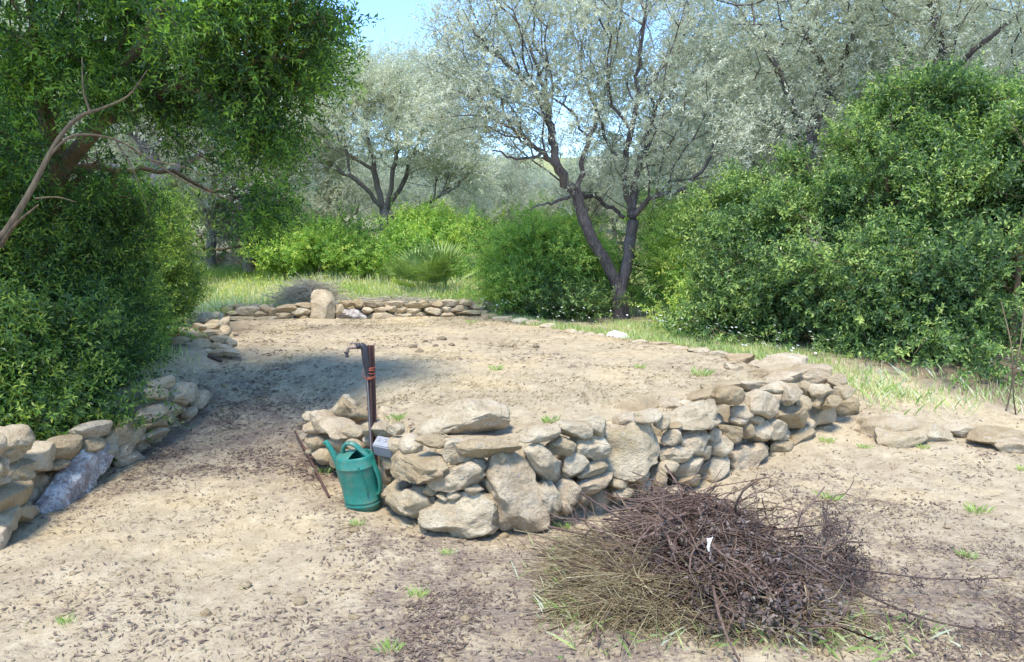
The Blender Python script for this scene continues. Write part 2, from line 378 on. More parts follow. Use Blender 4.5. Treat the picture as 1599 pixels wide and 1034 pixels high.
# ------------------------------------------------------------------ stones
import bmesh
def ico(sub):
    bm = bmesh.new(); bmesh.ops.create_icosphere(bm, subdivisions=sub, radius=1)
    v = np.array([p.co[:] for p in bm.verts]); f = np.array([[q.index for q in p.verts] for p in bm.faces]); bm.free(); return v, f
ICO = {k: ico(k) for k in (1, 2, 3, 4, 5)}
def rock_verts(seed, sub=3, outline=None, flat=None):
    r = np.random.default_rng(seed); V, Fc = ICO[sub]; P = V.copy()
    # rounded facets: cut by random planes
    for _ in range(r.integers(8, 13)):
        n = nrm(r.normal(size=3)); d = r.uniform(.52, .82)
        s = P@n; over = np.maximum(s-d, 0); P = P - np.outer(over*.93, n)
    rad = 1+.13*(fbm(V*1.5+seed*3.1, 3, seed)-.5)*2
    P = P*rad[:, None]
    P += V*((fbm(V*3.4+seed, 5, seed+3, 2.2, .55)-.5)*.19)[:, None]
    P -= (P.max(0)+P.min(0))/2; P /= (P.max(0)-P.min(0))/2
    if outline is not None:      # outline: angles -> radius table in units of half extents; x right, z up
        th = np.arctan2(P[:, 2], P[:, 0]); rho = np.hypot(P[:, 0], P[:, 2]); rr = np.interp(th, outline[0], outline[1], period=2*math.pi)
        cur = np.zeros(len(P)); 
        # own silhouette of the blob per angle, to be replaced by the outline
        bins = np.linspace(-math.pi, math.pi, 37); idx = np.clip(np.digitize(th, bins)-1, 0, 35)
        mx = np.array([rho[idx == k].max() if (idx == k).any() else 1 for k in range(36)])
        cen = (bins[:-1]+bins[1:])/2; cur = np.interp(th, cen, mx, period=2*math.pi)
        k = np.minimum(rho/cur, 1)**.82*rr
        P[:, 0] = np.cos(th)*k; P[:, 2] = np.sin(th)*k
    return P, Fc
LIB = []
for s in range(26):
    P, Fc = rock_verts(100+s, 4 if s < 13 else 3)
    LIB.append(mesh_np('stone', P, Fc, M['stone'], True))
LIB_BIG, LIB_SMALL = LIB[:13], LIB[13:]
class Face:
    """upright surface over a plan polyline, leaning back by `lean` m per m of height"""
    def __init__(s, L, lean=.12, z0=0): s.L = np.asarray(L, float); s.lean = lean; s.z0 = z0
    def hit(s, u, v):
        d = ray(u, v); best = None
        for (a, b) in zip(s.L[:-1], s.L[1:]):
            # segment extended a little
            e = b-a; n = np.array([-e[1], e[0]]); n /= np.linalg.norm(n)
            if n@a < 0: n = -n                       # n points away from camera side
            # plane: n.(p-a) = lean*(z-z0)
            o = np.array([0, 0, H_EYE]); A = n@d[:2]-s.lean*d[2]; B = n@a + s.lean*(o[2]-s.z0)
            if abs(A) < 1e-6: continue
            t = B/A
            if t <= 0: continue
            p = o+d*t; q = p[:2]; tt = (q-a)@e/(e@e)
            pen = max(0, -tt, tt-1)*np.linalg.norm(e)
            if best is None or pen < best[0]-1e-6: best = (pen, p, e/np.linalg.norm(e), n)
        return best[1:]
SC = [0]
def place_stone(parent, C, ex, ez, en, a, b, c, phi=0, me=None, name='stone', label=None):
    """ex in-face horizontal, ez in-face vertical, en out of the face; phi in-plane rotation (deg, anticlockwise as seen)"""
    SC[0] += 1
    cp, sp = math.cos(R(phi)), math.sin(R(phi))
    e1 = ex*cp+ez*sp; e2 = -ex*sp+ez*cp
    if me is None:
        me = random.choice(LIB_BIG if max(a, b) > .085 else LIB_SMALL)
        if random.random() < .5: e1 = -e1; 
    m = Matrix(((e1[0]*a, en[0]*c, e2[0]*b, C[0]), (e1[1]*a, en[1]*c, e2[1]*b, C[1]), (e1[2]*a, en[2]*c, e2[2]*b, C[2]), (0, 0, 0, 1)))
    o = bpy.data.objects.new(name, me); COL.objects.link(o)
    if parent is not None:
        o.parent = parent; m = Matrix.Translation(-Vector(parent.location)) @ m
    o.matrix_local = m if parent is not None else m
    if label: o['label'] = label
    return o
UP = np.array([0, 0, 1.])
def put(parent, face, u0, v0, u1, v1, phi=0, depth=None, z=None, ins=.35, over=1.14, flatter=.62):
    """stone whose picture box is (u0,v0)-(u1,v1); on the wall face, or (z given) lying with its centre at height z"""
    u, v = (u0+u1)/2, (v0+v1)/2
    if z is None: P, e, n = face.hit(u, v)
    else:
        P = on_z(u, v, z); n = np.array([0, 1.]); e = np.array([1., 0])
        if face is not None: 
            k = np.argmin([np.hypot(*(P[:2]-(q0+q1)/2)) for q0, q1 in zip(face.L[:-1], face.L[1:])]); e = nrm(face.L[k+1]-face.L[k]); n = np.array([-e[1], e[0]]); n = n if n@P[:2] > 0 else -n
    if e[0] < 0: e = -e
    dist = P@np.array([0, CS, -SN])+SN*H_EYE if False else (P-np.array([0, 0, H_EYE]))@np.array([0, CS, -SN])
    sc_ = dist/FPX
    ca = max(.62, abs(e[0])); a = (u1-u0)/2*sc_/ca*over; b = (v1-v0)/2*sc_*over
    if abs(phi) > 8:
        # box of the rotated stone is given: recover half axes for an ellipse with ratio ~ flatter
        A, B = a, b; s2, c2 = math.sin(R(phi))**2, math.cos(R(phi))**2
        if abs(c2-s2) > .25:
            aa = (A*A*c2-B*B*s2)/(c2*c2-s2*s2); bb = (B*B*c2-A*A*s2)/(c2*c2-s2*s2)
            if aa > 0 and bb > 0: a, b = math.sqrt(aa), math.sqrt(bb)
        else: r_ = math.sqrt((A*A+B*B)/2); a, b = r_*1.25, r_*.7
        b = max(b, .45*a) if a > b else b
    c = depth or max(.045, .85*math.sqrt(a*b)+.01) if z is None else (depth or a*.8)
    c *= random.uniform(.9, 1.15)
    en = np.array([-n[0], -n[1], 0.0]); en = nrm(en+np.array([0, 0, .12])); ex = np.array([e[0], e[1], 0.]); ez = np.cross(ex, -en); ez = ez if ez[2] > 0 else -ez
    C = P - en*(c*ins) if z is None else P
    return place_stone(parent, C, ex, ez, en, a, b, c, phi)
def put_outline(parent, face, pts, c, z=None, D=None, seed=0, ins=.4, mat=None, name='stone', label=None, sub=5):
    pts = np.array(pts, float); u0, v0 = pts.min(0); u1, v1 = pts.max(0); u, v = (u0+u1)/2, (v0+v1)/2
    if D is not None: P = at(u, v, D); e = np.array([1., 0]); n = np.array([0, 1.])
    else: P, e, n = face.hit(u, v)
    if e[0] < 0: e = -e
    dist = (P-np.array([0, 0, H_EYE]))@np.array([0, CS, -SN]); sc_ = dist/FPX
    ca = max(.65, abs(e[0])); a = (u1-u0)/2*sc_/ca; b = (v1-v0)/2*sc_
    q = np.stack([(pts[:, 0]-u)/((u1-u0)/2), -(pts[:, 1]-v)/((v1-v0)/2)], -1)
    # dense outline
    q = smooth_line(np.concatenate([q, q[:1]]), 6); th = np.arctan2(q[:, 1], q[:, 0]); rr = np.hypot(q[:, 0], q[:, 1]); o_ = np.argsort(th)
    V, Fc = rock_verts(500+seed, sub, (th[o_], rr[o_]))
    # fine relief, in metres scaled back
    S = np.array([a, c, b]); W = V*S; nn = nrm(V)
    W += nn*((fbm(W*16+seed*7.7, 4, seed+40)-.5)*.042*min(1, min(a, b)/.1))[:, None]; V = W/S
    me = mesh_np('stone', V, Fc, mat or M['stone'], True)
    en = nrm(np.array([-n[0], -n[1], .15])); ex = np.array([e[0], e[1], 0.]); ez = np.cross(ex, -en); ez = ez if ez[2] > 0 else -ez
    return place_stone(parent, P-en*c*ins, ex, ez, en, a, b, c, 0, me, name, label)
def z1(L): return [(460+a/2.72, 500+b/2.72) for a, b in L]
def z2(L): return [(780+a/2.665, 540+b/2.665) for a, b in L]
def z3(L): return [(a/3.041, 560+b/3.041) for a, b in L]

WF = Face(FRONT, .10)
wall = thing('dry_stone_wall', 'long curved dry stone retaining wall of rough limestone blocks holding up the terrace', 'stone wall', (0.4, 4.6, 0))
S_ = random.seed; random.seed(11)
# outlined stones near the tap corner and in the middle of the wall
OUT1 = [([(370, 620), (420, 585), (480, 562), (540, 545), (610, 550), (637, 600), (610, 640), (560, 670), (450, 697), (385, 665)], .11),
        ([(615, 560), (640, 515), (700, 500), (750, 540), (752, 590), (715, 622), (650, 615)], .08),
        ([(550, 685), (600, 650), (640, 628), (720, 605), (765, 583), (817, 620), (800, 665), (740, 705), (690, 722), (590, 727)], .10),
        ([(370, 800), (400, 760), (440, 725), (510, 683), (570, 710), (577, 760), (540, 815), (480, 840), (410, 852), (375, 835)], .11),
        ([(528, 850), (545, 800), (590, 775), (660, 762), (710, 730), (760, 722), (840, 752), (862, 830), (858, 885), (800, 912), (720, 925), (640, 912), (560, 893), (532, 880)], .13),
        ([(822, 640), (845, 570), (900, 537), (960, 556), (1010, 610), (1045, 700), (1065, 780), (1078, 870), (1040, 900), (960, 905), (890, 895), (862, 850), (850, 770), (830, 700)], .10),
        ([(695, 520), (740, 502), (800, 505), (880, 522), (960, 545), (940, 575), (850, 590), (780, 585), (715, 560)], .10),
        ([(590, 745), (620, 725), (655, 740), (650, 765), (610, 778)], .05),
        ([(365, 720), (385, 685), (430, 690), (460, 715), (430, 750), (370, 770)], .08)]
OUT2 = [([(112, 412), (140, 398), (190, 400), (235, 440), (270, 490), (282, 545), (262, 582), (225, 580), (185, 540), (150, 490)], .09),
        ([(305, 410), (325, 375), (380, 358), (440, 370), (458, 410), (445, 460), (400, 480), (345, 460), (310, 440)], .10),
        ([(436, 480), (445, 400), (450, 345), (500, 328), (565, 350), (620, 318), (672, 335), (698, 400), (690, 465), (650, 505), (595, 520), (565, 553), (510, 552), (455, 525)], .13),
        ([(695, 310), (740, 270), (790, 240), (860, 233), (945, 240), (978, 275), (965, 310), (920, 345), (860, 352), (800, 340), (735, 330)], .13),
        ([(755, 375), (790, 348), (850, 345), (888, 370), (880, 410), (830, 445), (780, 440), (755, 410)], .09),
        ([(685, 440), (720, 410), (770, 420), (806, 465), (785, 490), (720, 488), (690, 470)], .08),
        ([(998, 230), (1030, 190), (1080, 178), (1140, 190), (1190, 235), (1185, 280), (1120, 308), (1060, 285), (1010, 260)], .13),
        ([(945, 420), (1000, 405), (1060, 415), (1110, 405), (1142, 440), (1125, 475), (1060, 500), (1000, 530), (950, 500)], .11),
        ([(895, 205), (915, 165), (960, 160), (1020, 180), (1035, 230), (1000, 252), (930, 240)], .1)]
for k, (o_, c) in enumerate(OUT1): put_outline(wall, WF, z1(o_), c, seed=k)
for k, (o_, c) in enumerate(OUT2): put_outline(wall, WF, z2(o_), c, seed=20+k)
# plain stones: picture boxes
B1 = [(410, 850, 525, 905), (500, 862, 570, 922), (450, 482, 512, 560), (512, 490, 640, 545), (465, 515, 515, 567), (280, 425, 392, 495), (380, 440, 450, 482), (288, 495, 330, 535),
      (645, 728, 710, 765), (700, 700, 800, 742), (540, 700, 600, 745), (395, 500, 470, 575), (1050, 690, 1092, 820, 5), (352, 560, 420, 625), (860, 560, 900, 610)]
for q in B1:
    (a, b), (c, d) = z1([q[:2], q[2:4]]); put(wall, WF, a, b, c, d, q[4] if len(q) > 4 else random.uniform(-6, 6))
B2 = [(100, 330, 262, 395), (250, 312, 380, 388, -10), (338, 290, 465, 372, -28), (218, 378, 312, 456), (268, 444, 368, 550), (328, 478, 446, 546), (174, 568, 242, 698), (245, 558, 332, 662), (318, 543, 482, 612),
      (318, 603, 362, 658), (244, 640, 302, 702), (205, 660, 250, 730), (470, 540, 530, 590), (560, 528, 632, 578), (628, 508, 692, 584), (668, 478, 748, 532), (738, 533, 852, 590), (744, 468, 856, 542), (690, 343, 768, 412),
      (800, 415, 892, 478), (853, 460, 962, 552, 20), (882, 343, 922, 402), (884, 376, 960, 456), (918, 328, 1032, 412, -20), (1008, 318, 1062, 384), (973, 253, 1052, 308), (962, 288, 1042, 336), (1040, 283, 1100, 332),
      (1044, 318, 1136, 406), (1104, 298, 1206, 382), (1124, 390, 1242, 456), (1194, 344, 1322, 408), (1176, 248, 1292, 342), (1282, 243, 1416, 332), (1278, 308, 1322, 348), (1322, 328, 1410, 386), (1392, 298, 1524, 362),
      (1404, 208, 1508, 302), (1240, 340, 1290, 372), (1160, 372, 1205, 396), (575, 272, 682, 322), (662, 278, 712, 350), (700, 320, 765, 350), (590, 560, 640, 610), (640, 560, 700, 600), (700, 585, 760, 625), (860, 540, 930, 580), (480, 590, 560, 640)]
for q in B2:
    (a, b), (c, d) = z2([q[:2], q[2:4]]); put(wall, WF, a, b, c, d, q[4] if len(q) > 4 else random.uniform(-6, 6))
# cap stones lying behind the face
B3 = [(478, 275, 582, 345, .44), (498, 213, 642, 292, .44), (640, 218, 752, 278, .43), (798, 188, 908, 238, .46), (848, 153, 912, 202, .46), (752, 225, 806, 262, .44), (420, 300, 490, 335, .42),
      (905, 145, 1010, 190, .47), (1015, 148, 1110, 190, .48), (1100, 150, 1190, 195, .50), (1180, 165, 1245, 245, .46), (1238, 148, 1296, 212, .45), (1288, 158, 1372, 218, .44), (1370, 118, 1444, 168, .44), (1395, 168, 1464, 222, .40),
      (1222, 83, 1374, 160, .46), (1084, 33, 1246, 100, .47), (945, 33, 1042, 78, .45), (1078, 74, 1242, 118, .44), (1030, 95, 1120, 142, .45), (1110, 108, 1236, 160, .46), (980, 105, 1045, 150, .45), (1240, 208, 1292, 268, .38), (1288, 188, 1364, 262, .37), (1340, 205, 1410, 262, .36),
      (1030, 60, 1090, 98, .45), (940, 75, 1000, 112, .44)]
for q in B3:
    (a, b), (c, d) = z2([q[:2], q[2:4]]); put(wall, WF, a, b, c, d, random.uniform(-8, 8), z=q[4]-.02)
# the flank beside the tap
B4 = [(130, 425, 242, 492, .38), (203, 445, 285, 502, .36), (70, 472, 142, 542, .22), (85, 385, 172, 470, .36), (88, 535, 165, 605, .12), (60, 435, 125, 480, .3), (160, 490, 235, 545, .28), (230, 500, 290, 548, .3), (150, 560, 215, 620, .12), (60, 540, 100, 580, .1), (40, 385, 95, 435, .3), (250, 545, 320, 600, .2)]
for q in B4:
    (a, b), (c, d) = z1([q[:2], q[2:4]]); put(wall, WF, a, b, c, d, random.uniform(-8, 8), z=q[4])
# rubble core that shows in the joints (countless, joined)
def rubble(face, zt, n, size, back, seed, zb=0.0):
    r = np.random.default_rng(seed); Vs, Fs, k = [], [], 0; L = face.L; seg = np.linalg.norm(np.diff(L, axis=0), axis=1); cs = np.concatenate([[0], np.cumsum(seg)])
    for q in range(n):
        s = r.uniform(0, cs[-1]); i_ = min(np.searchsorted(cs, s, side='right')-1, len(seg)-1); e = nrm(L[i_+1]-L[i_]); p = L[i_]+e*(s-cs[i_]); nn = np.array([-e[1], e[0]]); nn = nn if nn@p > 0 else -nn
        z = r.uniform(zb, zt); bk = r.uniform(*back)+face.lean*z; c = np.array([*(p+nn*bk), z])
        V, Fc = rock_verts(900+int(r.integers(0, 12)), 2); A = np.linalg.qr(r.normal(size=(3, 3)))[0]; sc3 = r.uniform(.7, 1.3, 3)*r.uniform(*size)
        Vs.append((V*sc3)@A+c); Fs.append(Fc+k); k += len(V)
    return mesh_np('rubble_core', np.concatenate(Vs), np.concatenate(Fs), M['stone'], True)
tag(obj('rubble_core', rubble(WF, .33, 420, (.045, .09), (.15, .24), 3), wall, -np.array(wall.location)), kind='stuff')

# left near wall
LF = Face(LEFTW, .12)
lw = thing('dry_stone_wall', 'low dry stone wall along the left edge of the path below the dark bushes', 'stone wall', (-2.8, 5, 0))
put_outline(lw, LF, z3([(165, 705), (172, 650), (182, 600), (240, 555), (300, 512), (360, 478), (410, 445), (445, 440), (500, 462), (550, 466), (592, 510), (545, 565), (480, 605), (400, 662), (300, 690), (210, 712)]), .10, seed=61, mat=M['slab'], label='long grey and purple veined slab with a white top edge')
put_outline(lw, LF, z3([(0, 420), (0, 340), (40, 318), (95, 345), (125, 380), (118, 415), (70, 455), (20, 472)]), .14, seed=62)
put_outline(lw, LF, z3([(40, 530), (50, 490), (95, 468), (140, 490), (168, 540), (150, 585), (90, 608), (50, 580)]), .10, seed=63)
put_outline(lw, LF, z3([(680, 260), (675, 225), (720, 202), (800, 205), (860, 205), (905, 240), (908, 275), (850, 308), (760, 300), (700, 285)]), .13, seed=64)
put_outline(lw, LF, z3([(485, 370), (540, 310), (600, 290), (670, 295), (702, 335), (690, 370), (640, 400), (590, 425), (530, 410)]), .13, seed=65)
put_outline(lw, LF, z3([(800, 150), (850, 112), (920, 115), (948, 160), (940, 210), (880, 232), (830, 215), (800, 190)]), .12, seed=66)
BL = [(30, 402, 138, 475), (0, 472, 36, 562), (0, 560, 42, 606), (125, 393, 242, 532, -15), (230, 370, 402, 482), (238, 480, 332, 522), (392, 372, 492, 442), (395, 298, 547, 370), (472, 400, 554, 458), (553, 368, 642, 462, 25), (573, 430, 662, 518),
      (688, 268, 832, 336), (723, 133, 798, 197), (743, 88, 852, 142), (925, 152, 1002, 232), (-40, 595, 182, 702), (58, 682, 145, 782), (-20, 712, 92, 812), (-60, 800, 42, 930), (-60, 932, 98, 1012), (140, 700, 190, 740), (640, 345, 700, 400), (880, 230, 940, 280), (-120, 330, 10, 470), (-140, 470, 0, 600), (700, 330, 790, 375)]
for q in BL:
    (a, b), (c, d) = z3([q[:2], q[2:4]]); put(lw, LF, a, b, c, d, q[4] if len(q) > 4 else random.uniform(-6, 6))
tag(obj('rubble_core', rubble(Face(LEFTW[1:], .12), .26, 150, (.05, .09), (.12, .2), 5), lw, -np.array(lw.location)), kind='stuff')

# mid-left stone heap beside the path
def z4(a, b): return 220+a/2.855, 370+b/2.855
hp = thing('stone_heap', 'tumbled heap of small stones at the bend of the path left of the terrace', 'stone pile', on_z(325, 555, .36))
HB = [(130, 405, 242, 447), (180, 425, 252, 467), (224, 385, 286, 427), (264, 335, 346, 377), (118, 445, 212, 487), (238, 430, 292, 462), (270, 415, 352, 457), (230, 455, 322, 502), (310, 440, 402, 487), (345, 355, 392, 430, 70),
      (340, 480, 402, 517), (368, 495, 442, 532), (320, 500, 372, 532), (272, 495, 332, 522), (232, 330, 282, 367), (285, 385, 350, 418), (330, 425, 395, 450), (350, 395, 400, 440), (310, 460, 370, 500), (200, 470, 250, 500), (300, 370, 350, 400), (205, 410, 260, 440), (380, 455, 425, 495), (250, 365, 300, 395)]
for q in HB:
    a, b = z4(*q[:2]); c, d = z4(*q[2:4]); vv = (b+d)/2
    zz = np.interp(vv, [485, 500, 530, 545, 560], [.50, .56, .56, .48, .40])
    put(hp, None, a, b, c, d, 0 if len(q) < 5 else q[4], z=zz)
tag(obj('rubble_core', (lambda: (lambda r: mesh_np('rubble_core', *(lambda L: (np.concatenate([l[0] for l in L]), np.concatenate([l[1]+i_*len(L[0][0]) for i_, l in enumerate(L)])))([ (rock_verts(900+int(r.integers(0, 12)), 2)[0]*r.uniform(.06, .12)*np.array([1, 1, .7])+on_z(r.uniform(275, 362), (v_ := r.uniform(512, 553)), np.interp(v_, [512, 553], [.48, .36]))-np.array(hp.location), ICO[2][1]) for _ in range(60)]), M['stone'], True))(np.random.default_rng(8)))(), hp), kind='stuff')

# back wall of the terrace
bwl = thing('dry_stone_wall', 'low back wall of small stones at the far end of the terrace below dry grass', 'stone wall', on_z(560, 497, .42))
BWP = np.array([on_z(u, v, .42)[:2] for u, v in [(345, 502), (480, 501), (620, 499), (745, 495), (830, 492)]]); BF = Face(BWP, .1, .42)
BB = [(385, 330, 432, 352), (425, 309, 527, 352), (383, 350, 517, 382), (512, 350, 602, 382), (528, 300, 577, 336), (508, 330, 562, 356), (558, 315, 608, 352), (600, 300, 697, 336), (598, 334, 672, 372), (674, 315, 757, 352), (688, 292, 762, 322), (722, 315, 757, 346),
      (868, 300, 912, 346), (888, 283, 947, 312), (940, 278, 992, 318), (988, 283, 1092, 313), (984, 313, 1037, 342), (1038, 310, 1098, 336), (1088, 300, 1142, 336), (1012, 337, 1142, 370), (1138, 313, 1187, 342), (1144, 339, 1212, 366), (1183, 317, 1247, 344),
      (1173, 292, 1302, 319), (1208, 337, 1272, 363), (1268, 310, 1337, 351), (1345, 279, 1422, 309), (1338, 310, 1387, 336), (1333, 335, 1397, 363), (1378, 305, 1462, 336), (1420, 274, 1482, 304), (1408, 325, 1542, 351), (1088, 285, 1172, 312), (1300, 290, 1348, 314), (640, 365, 700, 385), (700, 350, 755, 375), (1470, 300, 1530, 328), (1500, 340, 1600, 362)]
for q in BB:
    a, b = z4(*q[:2]); c, d = z4(*q[2:4]); put(bwl, BF, a, b, c, d, random.uniform(-4, 4), over=1.1)
put_outline(bwl, BF, [z4(a, b) for a, b in [(755, 362), (758, 300), (765, 245), (800, 232), (845, 245), (862, 290), (860, 362), (810, 372)]], .12, seed=71, sub=4)
put_outline(bwl, BF, [z4(a, b) for a, b in [(868, 358), (890, 332), (930, 318), (985, 322), (1003, 350), (1000, 368), (930, 372)]], .12, seed=72, sub=4, mat=M['slab'])
tag(obj('rubble_core', rubble(BF, .62, 200, (.05, .08), (.10, .2), 9, .42), bwl, -np.array(bwl.location)), kind='stuff')

# far little wall
fw = thing('dry_stone_wall', 'far short piece of stone wall half hidden in the meadow beside a grey trunk', 'stone wall', on_g(355, 421))
FF = Face(np.array([on_g(u, 421)[:2] for u in (300, 345, 395)]), .1, .7)
rr = random.Random(4)
for row in range(4):
    x_ = 318+rr.uniform(0, 8)
    while x_ < 388:
        wd = rr.uniform(10, 21); put(fw, FF, x_, 396+row*5.8, x_+wd, 404.5+row*5.8, 0, over=1.2); x_ += wd*.92
# rim stones along the far right edge of the terrace
rim = thing('stone_edging', 'thin line of pale stones along the right rim of the terrace towards the back', 'stone edging', on_z(900, 520, .42))
RB = [(752, 490, 775, 500), (770, 494, 800, 505), (798, 497, 826, 508), (822, 500, 846, 511), (843, 505, 868, 517), (880, 514, 902, 526), (898, 517, 915, 529), (914, 519, 932, 532), (930, 521, 950, 533), (1045, 540, 1075, 549), (1075, 543, 1106, 553), (1108, 548, 1140, 560), (1012, 534, 1045, 543), (985, 530, 1012, 540)]
for q in RB: put(rim, None, *q, 0, z=.44, depth=.07)
def lone(name, label, cat, pts=None, box=None, D=None, z=None, c=.1, seed=0, mat=None, group=None, sub=4):
    o = put_outline(None, None, pts, c, D=D, seed=seed, sub=sub, mat=mat, name=name)
    return tag(o, label, cat, group)
lone('stone', 'white sunlit stone with a green tuft on the right rim of the terrace', 'stone', [(945, 532), (950, 520), (965, 516), (982, 522), (990, 533), (965, 538)], D=9.3, c=.13, seed=81, mat=M['paper'])
# right kerb of half buried stones
kb = thing('stone_kerb', 'row of low half buried pale stones running right from the wall end', 'stone kerb', on_z(1450, 680, .1))
KR = [(1358, 645, 1440, 690), (1425, 657, 1486, 694), (1480, 663, 1528, 690), (1520, 674, 1606, 700), (1600, 680, 1680, 708), (1375, 672, 1440, 700), (1345, 655, 1372, 676), (1560, 690, 1625, 712), (1680, 690, 1750, 722)]
for q in KR:
    P = on_g((q[0]+q[2])/2, q[3]-8); s = P[1]/FPX; a = (q[2]-q[0])/2*s*1.28
    place_stone(kb, P+np.array([0, .05, .025]), np.array([1, .12, 0]), UP, np.array([.0, -1, 0]), a, (q[3]-q[1])/2*s*1.25, a*.7, random.uniform(-4, 4), LIB_BIG[int(abs(q[0])) % 13])

# boulders on the terrace and loose ones
lone('boulder', 'big flat boulder with dark undercut side lying on the terrace behind the tap corner', 'boulder', z1([(480, 500), (500, 470), (550, 425), (600, 385), (700, 345), (760, 332), (830, 340), (880, 355), (918, 395), (912, 440), (870, 475), (800, 505), (720, 520), (650, 515), (560, 520)]), D=4.66, c=.20, seed=93, sub=5)
lone('boulder', 'pointed triangular stone lying on the wall just left of the rusty post', 'boulder', z1([(165, 398), (180, 350), (208, 325), (240, 365), (280, 385), (318, 405), (312, 432), (260, 437), (215, 430)]), D=5.12, c=.13, seed=94, sub=4)
lone('stone', 'small white stone lying on the ground at the foot of the wall', 'stone', z1([(597, 945), (605, 922), (650, 915), (682, 930), (680, 960), (640, 966)]), D=4.02, c=.045, seed=95, mat=M['stone'])
CL = [(645, 541, 7, 'leftmost'), (664, 532, 5, ''), (655, 548, 8, ''), (690, 529, 8, ''), (705, 538, 6, ''), (680, 539, 5, ''), (836, 541, 7, ''), (726, 528, 5, '')]
CLAB = ['dark earth clod nearest the tap, leftmost of the cluster on the terrace', 'small dark clod behind the leftmost clod on the terrace', 'flat dark clod just right of and in front of the leftmost one', 'darkest round clod at the back middle of the cluster on the terrace', 'flat dark clod at the right end of the cluster on the terrace',
        'small low clod in the middle of the cluster on the terrace', 'lone dark clod on the right half of the terrace away from the cluster', 'small clod at the far back right of the cluster on the terrace']
for k, (u, v, r_, _) in enumerate(CL):
    P = on_g(u, v+2); s = P[1]/FPX*r_
    o = place_stone(None, P+np.array([0, 0, s*.2]), np.array([1., 0, 0]), UP, np.array([0, -1., 0]), s, s*.6, s*.8, 0, LIB_SMALL[k % 5], 'earth_clod')
    o.data = o.data.copy(); o.data.materials[0] = M['clod']
    tag(o, CLAB[k], 'clod', 'dark clods on the terrace')

# ------------------------------------------------------------------ plants: generators
def perp(D, r):
    A = nrm(np.cross(D, nrm(r.normal(size=D.shape)))); return A, np.cross(D, A)
def sprigs(P, D, r, n=12, L=.25, ll=.05, lw=.014, ang=50, tint0=.5, tvar=.25, clump=None, curl=.15, droop=0):
    P = np.asarray(P, float); D = nrm(np.asarray(D, float)); k = len(P)
    A, B = perp(D, r); t = (np.arange(n)+.6)/n
    Ls = L*r.uniform(.6, 1.3, k)
    bend = np.array([0, 0, -1.])*droop
    pos_ = P[:, None]+(D[:, None]*t[None, :, None]+bend*(t**2)[None, :, None])*Ls[:, None, None]
    az = np.arange(n)[None]*2.4+r.uniform(0, 6.28, (k, 1)); an = R(ang)+r.normal(0, .25, (k, n))
    rad = A[:, None]*np.cos(az)[..., None]+B[:, None]*np.sin(az)[..., None]
    d = nrm(D[:, None]*np.cos(an)[..., None]+rad*np.sin(an)[..., None]+r.normal(0, .18, (k, n, 3)))
    s = r.uniform(.65, 1.25, (k, n))*(1-.25*t)[None]
    up = nrm(D[:, None]*.8+np.array([0, 0, .5])+r.normal(0, .35, (k, n, 3)))
    side = nrm(np.cross(d, up)); nor = np.cross(side, d)
    l = (ll*s)[..., None]; w_ = (lw*s)[..., None]
    v0 = pos_; v2 = pos_+d*l+nor*l*-curl; v1 = pos_+d*l*.5+side*w_*.5+nor*w_*.25; v3 = pos_+d*l*.5-side*w_*.5+nor*w_*.25
    V = np.stack([v0, v1, v2, v3], 2).reshape(-1, 4, 3)
    base = tint0 if clump is None else np.asarray(clump)[:, None]
    T = np.clip(base+r.normal(0, tvar*.45, (k, 1))+r.normal(0, tvar*.55, (k, n))+.12*t[None], 0, 1).reshape(-1)
    return V, T
def quads_mesh(name, V, T, mat):
    n = len(V); return mesh_np(name, V.reshape(-1, 3), np.arange(n*4).reshape(-1, 4), mat, False, T)
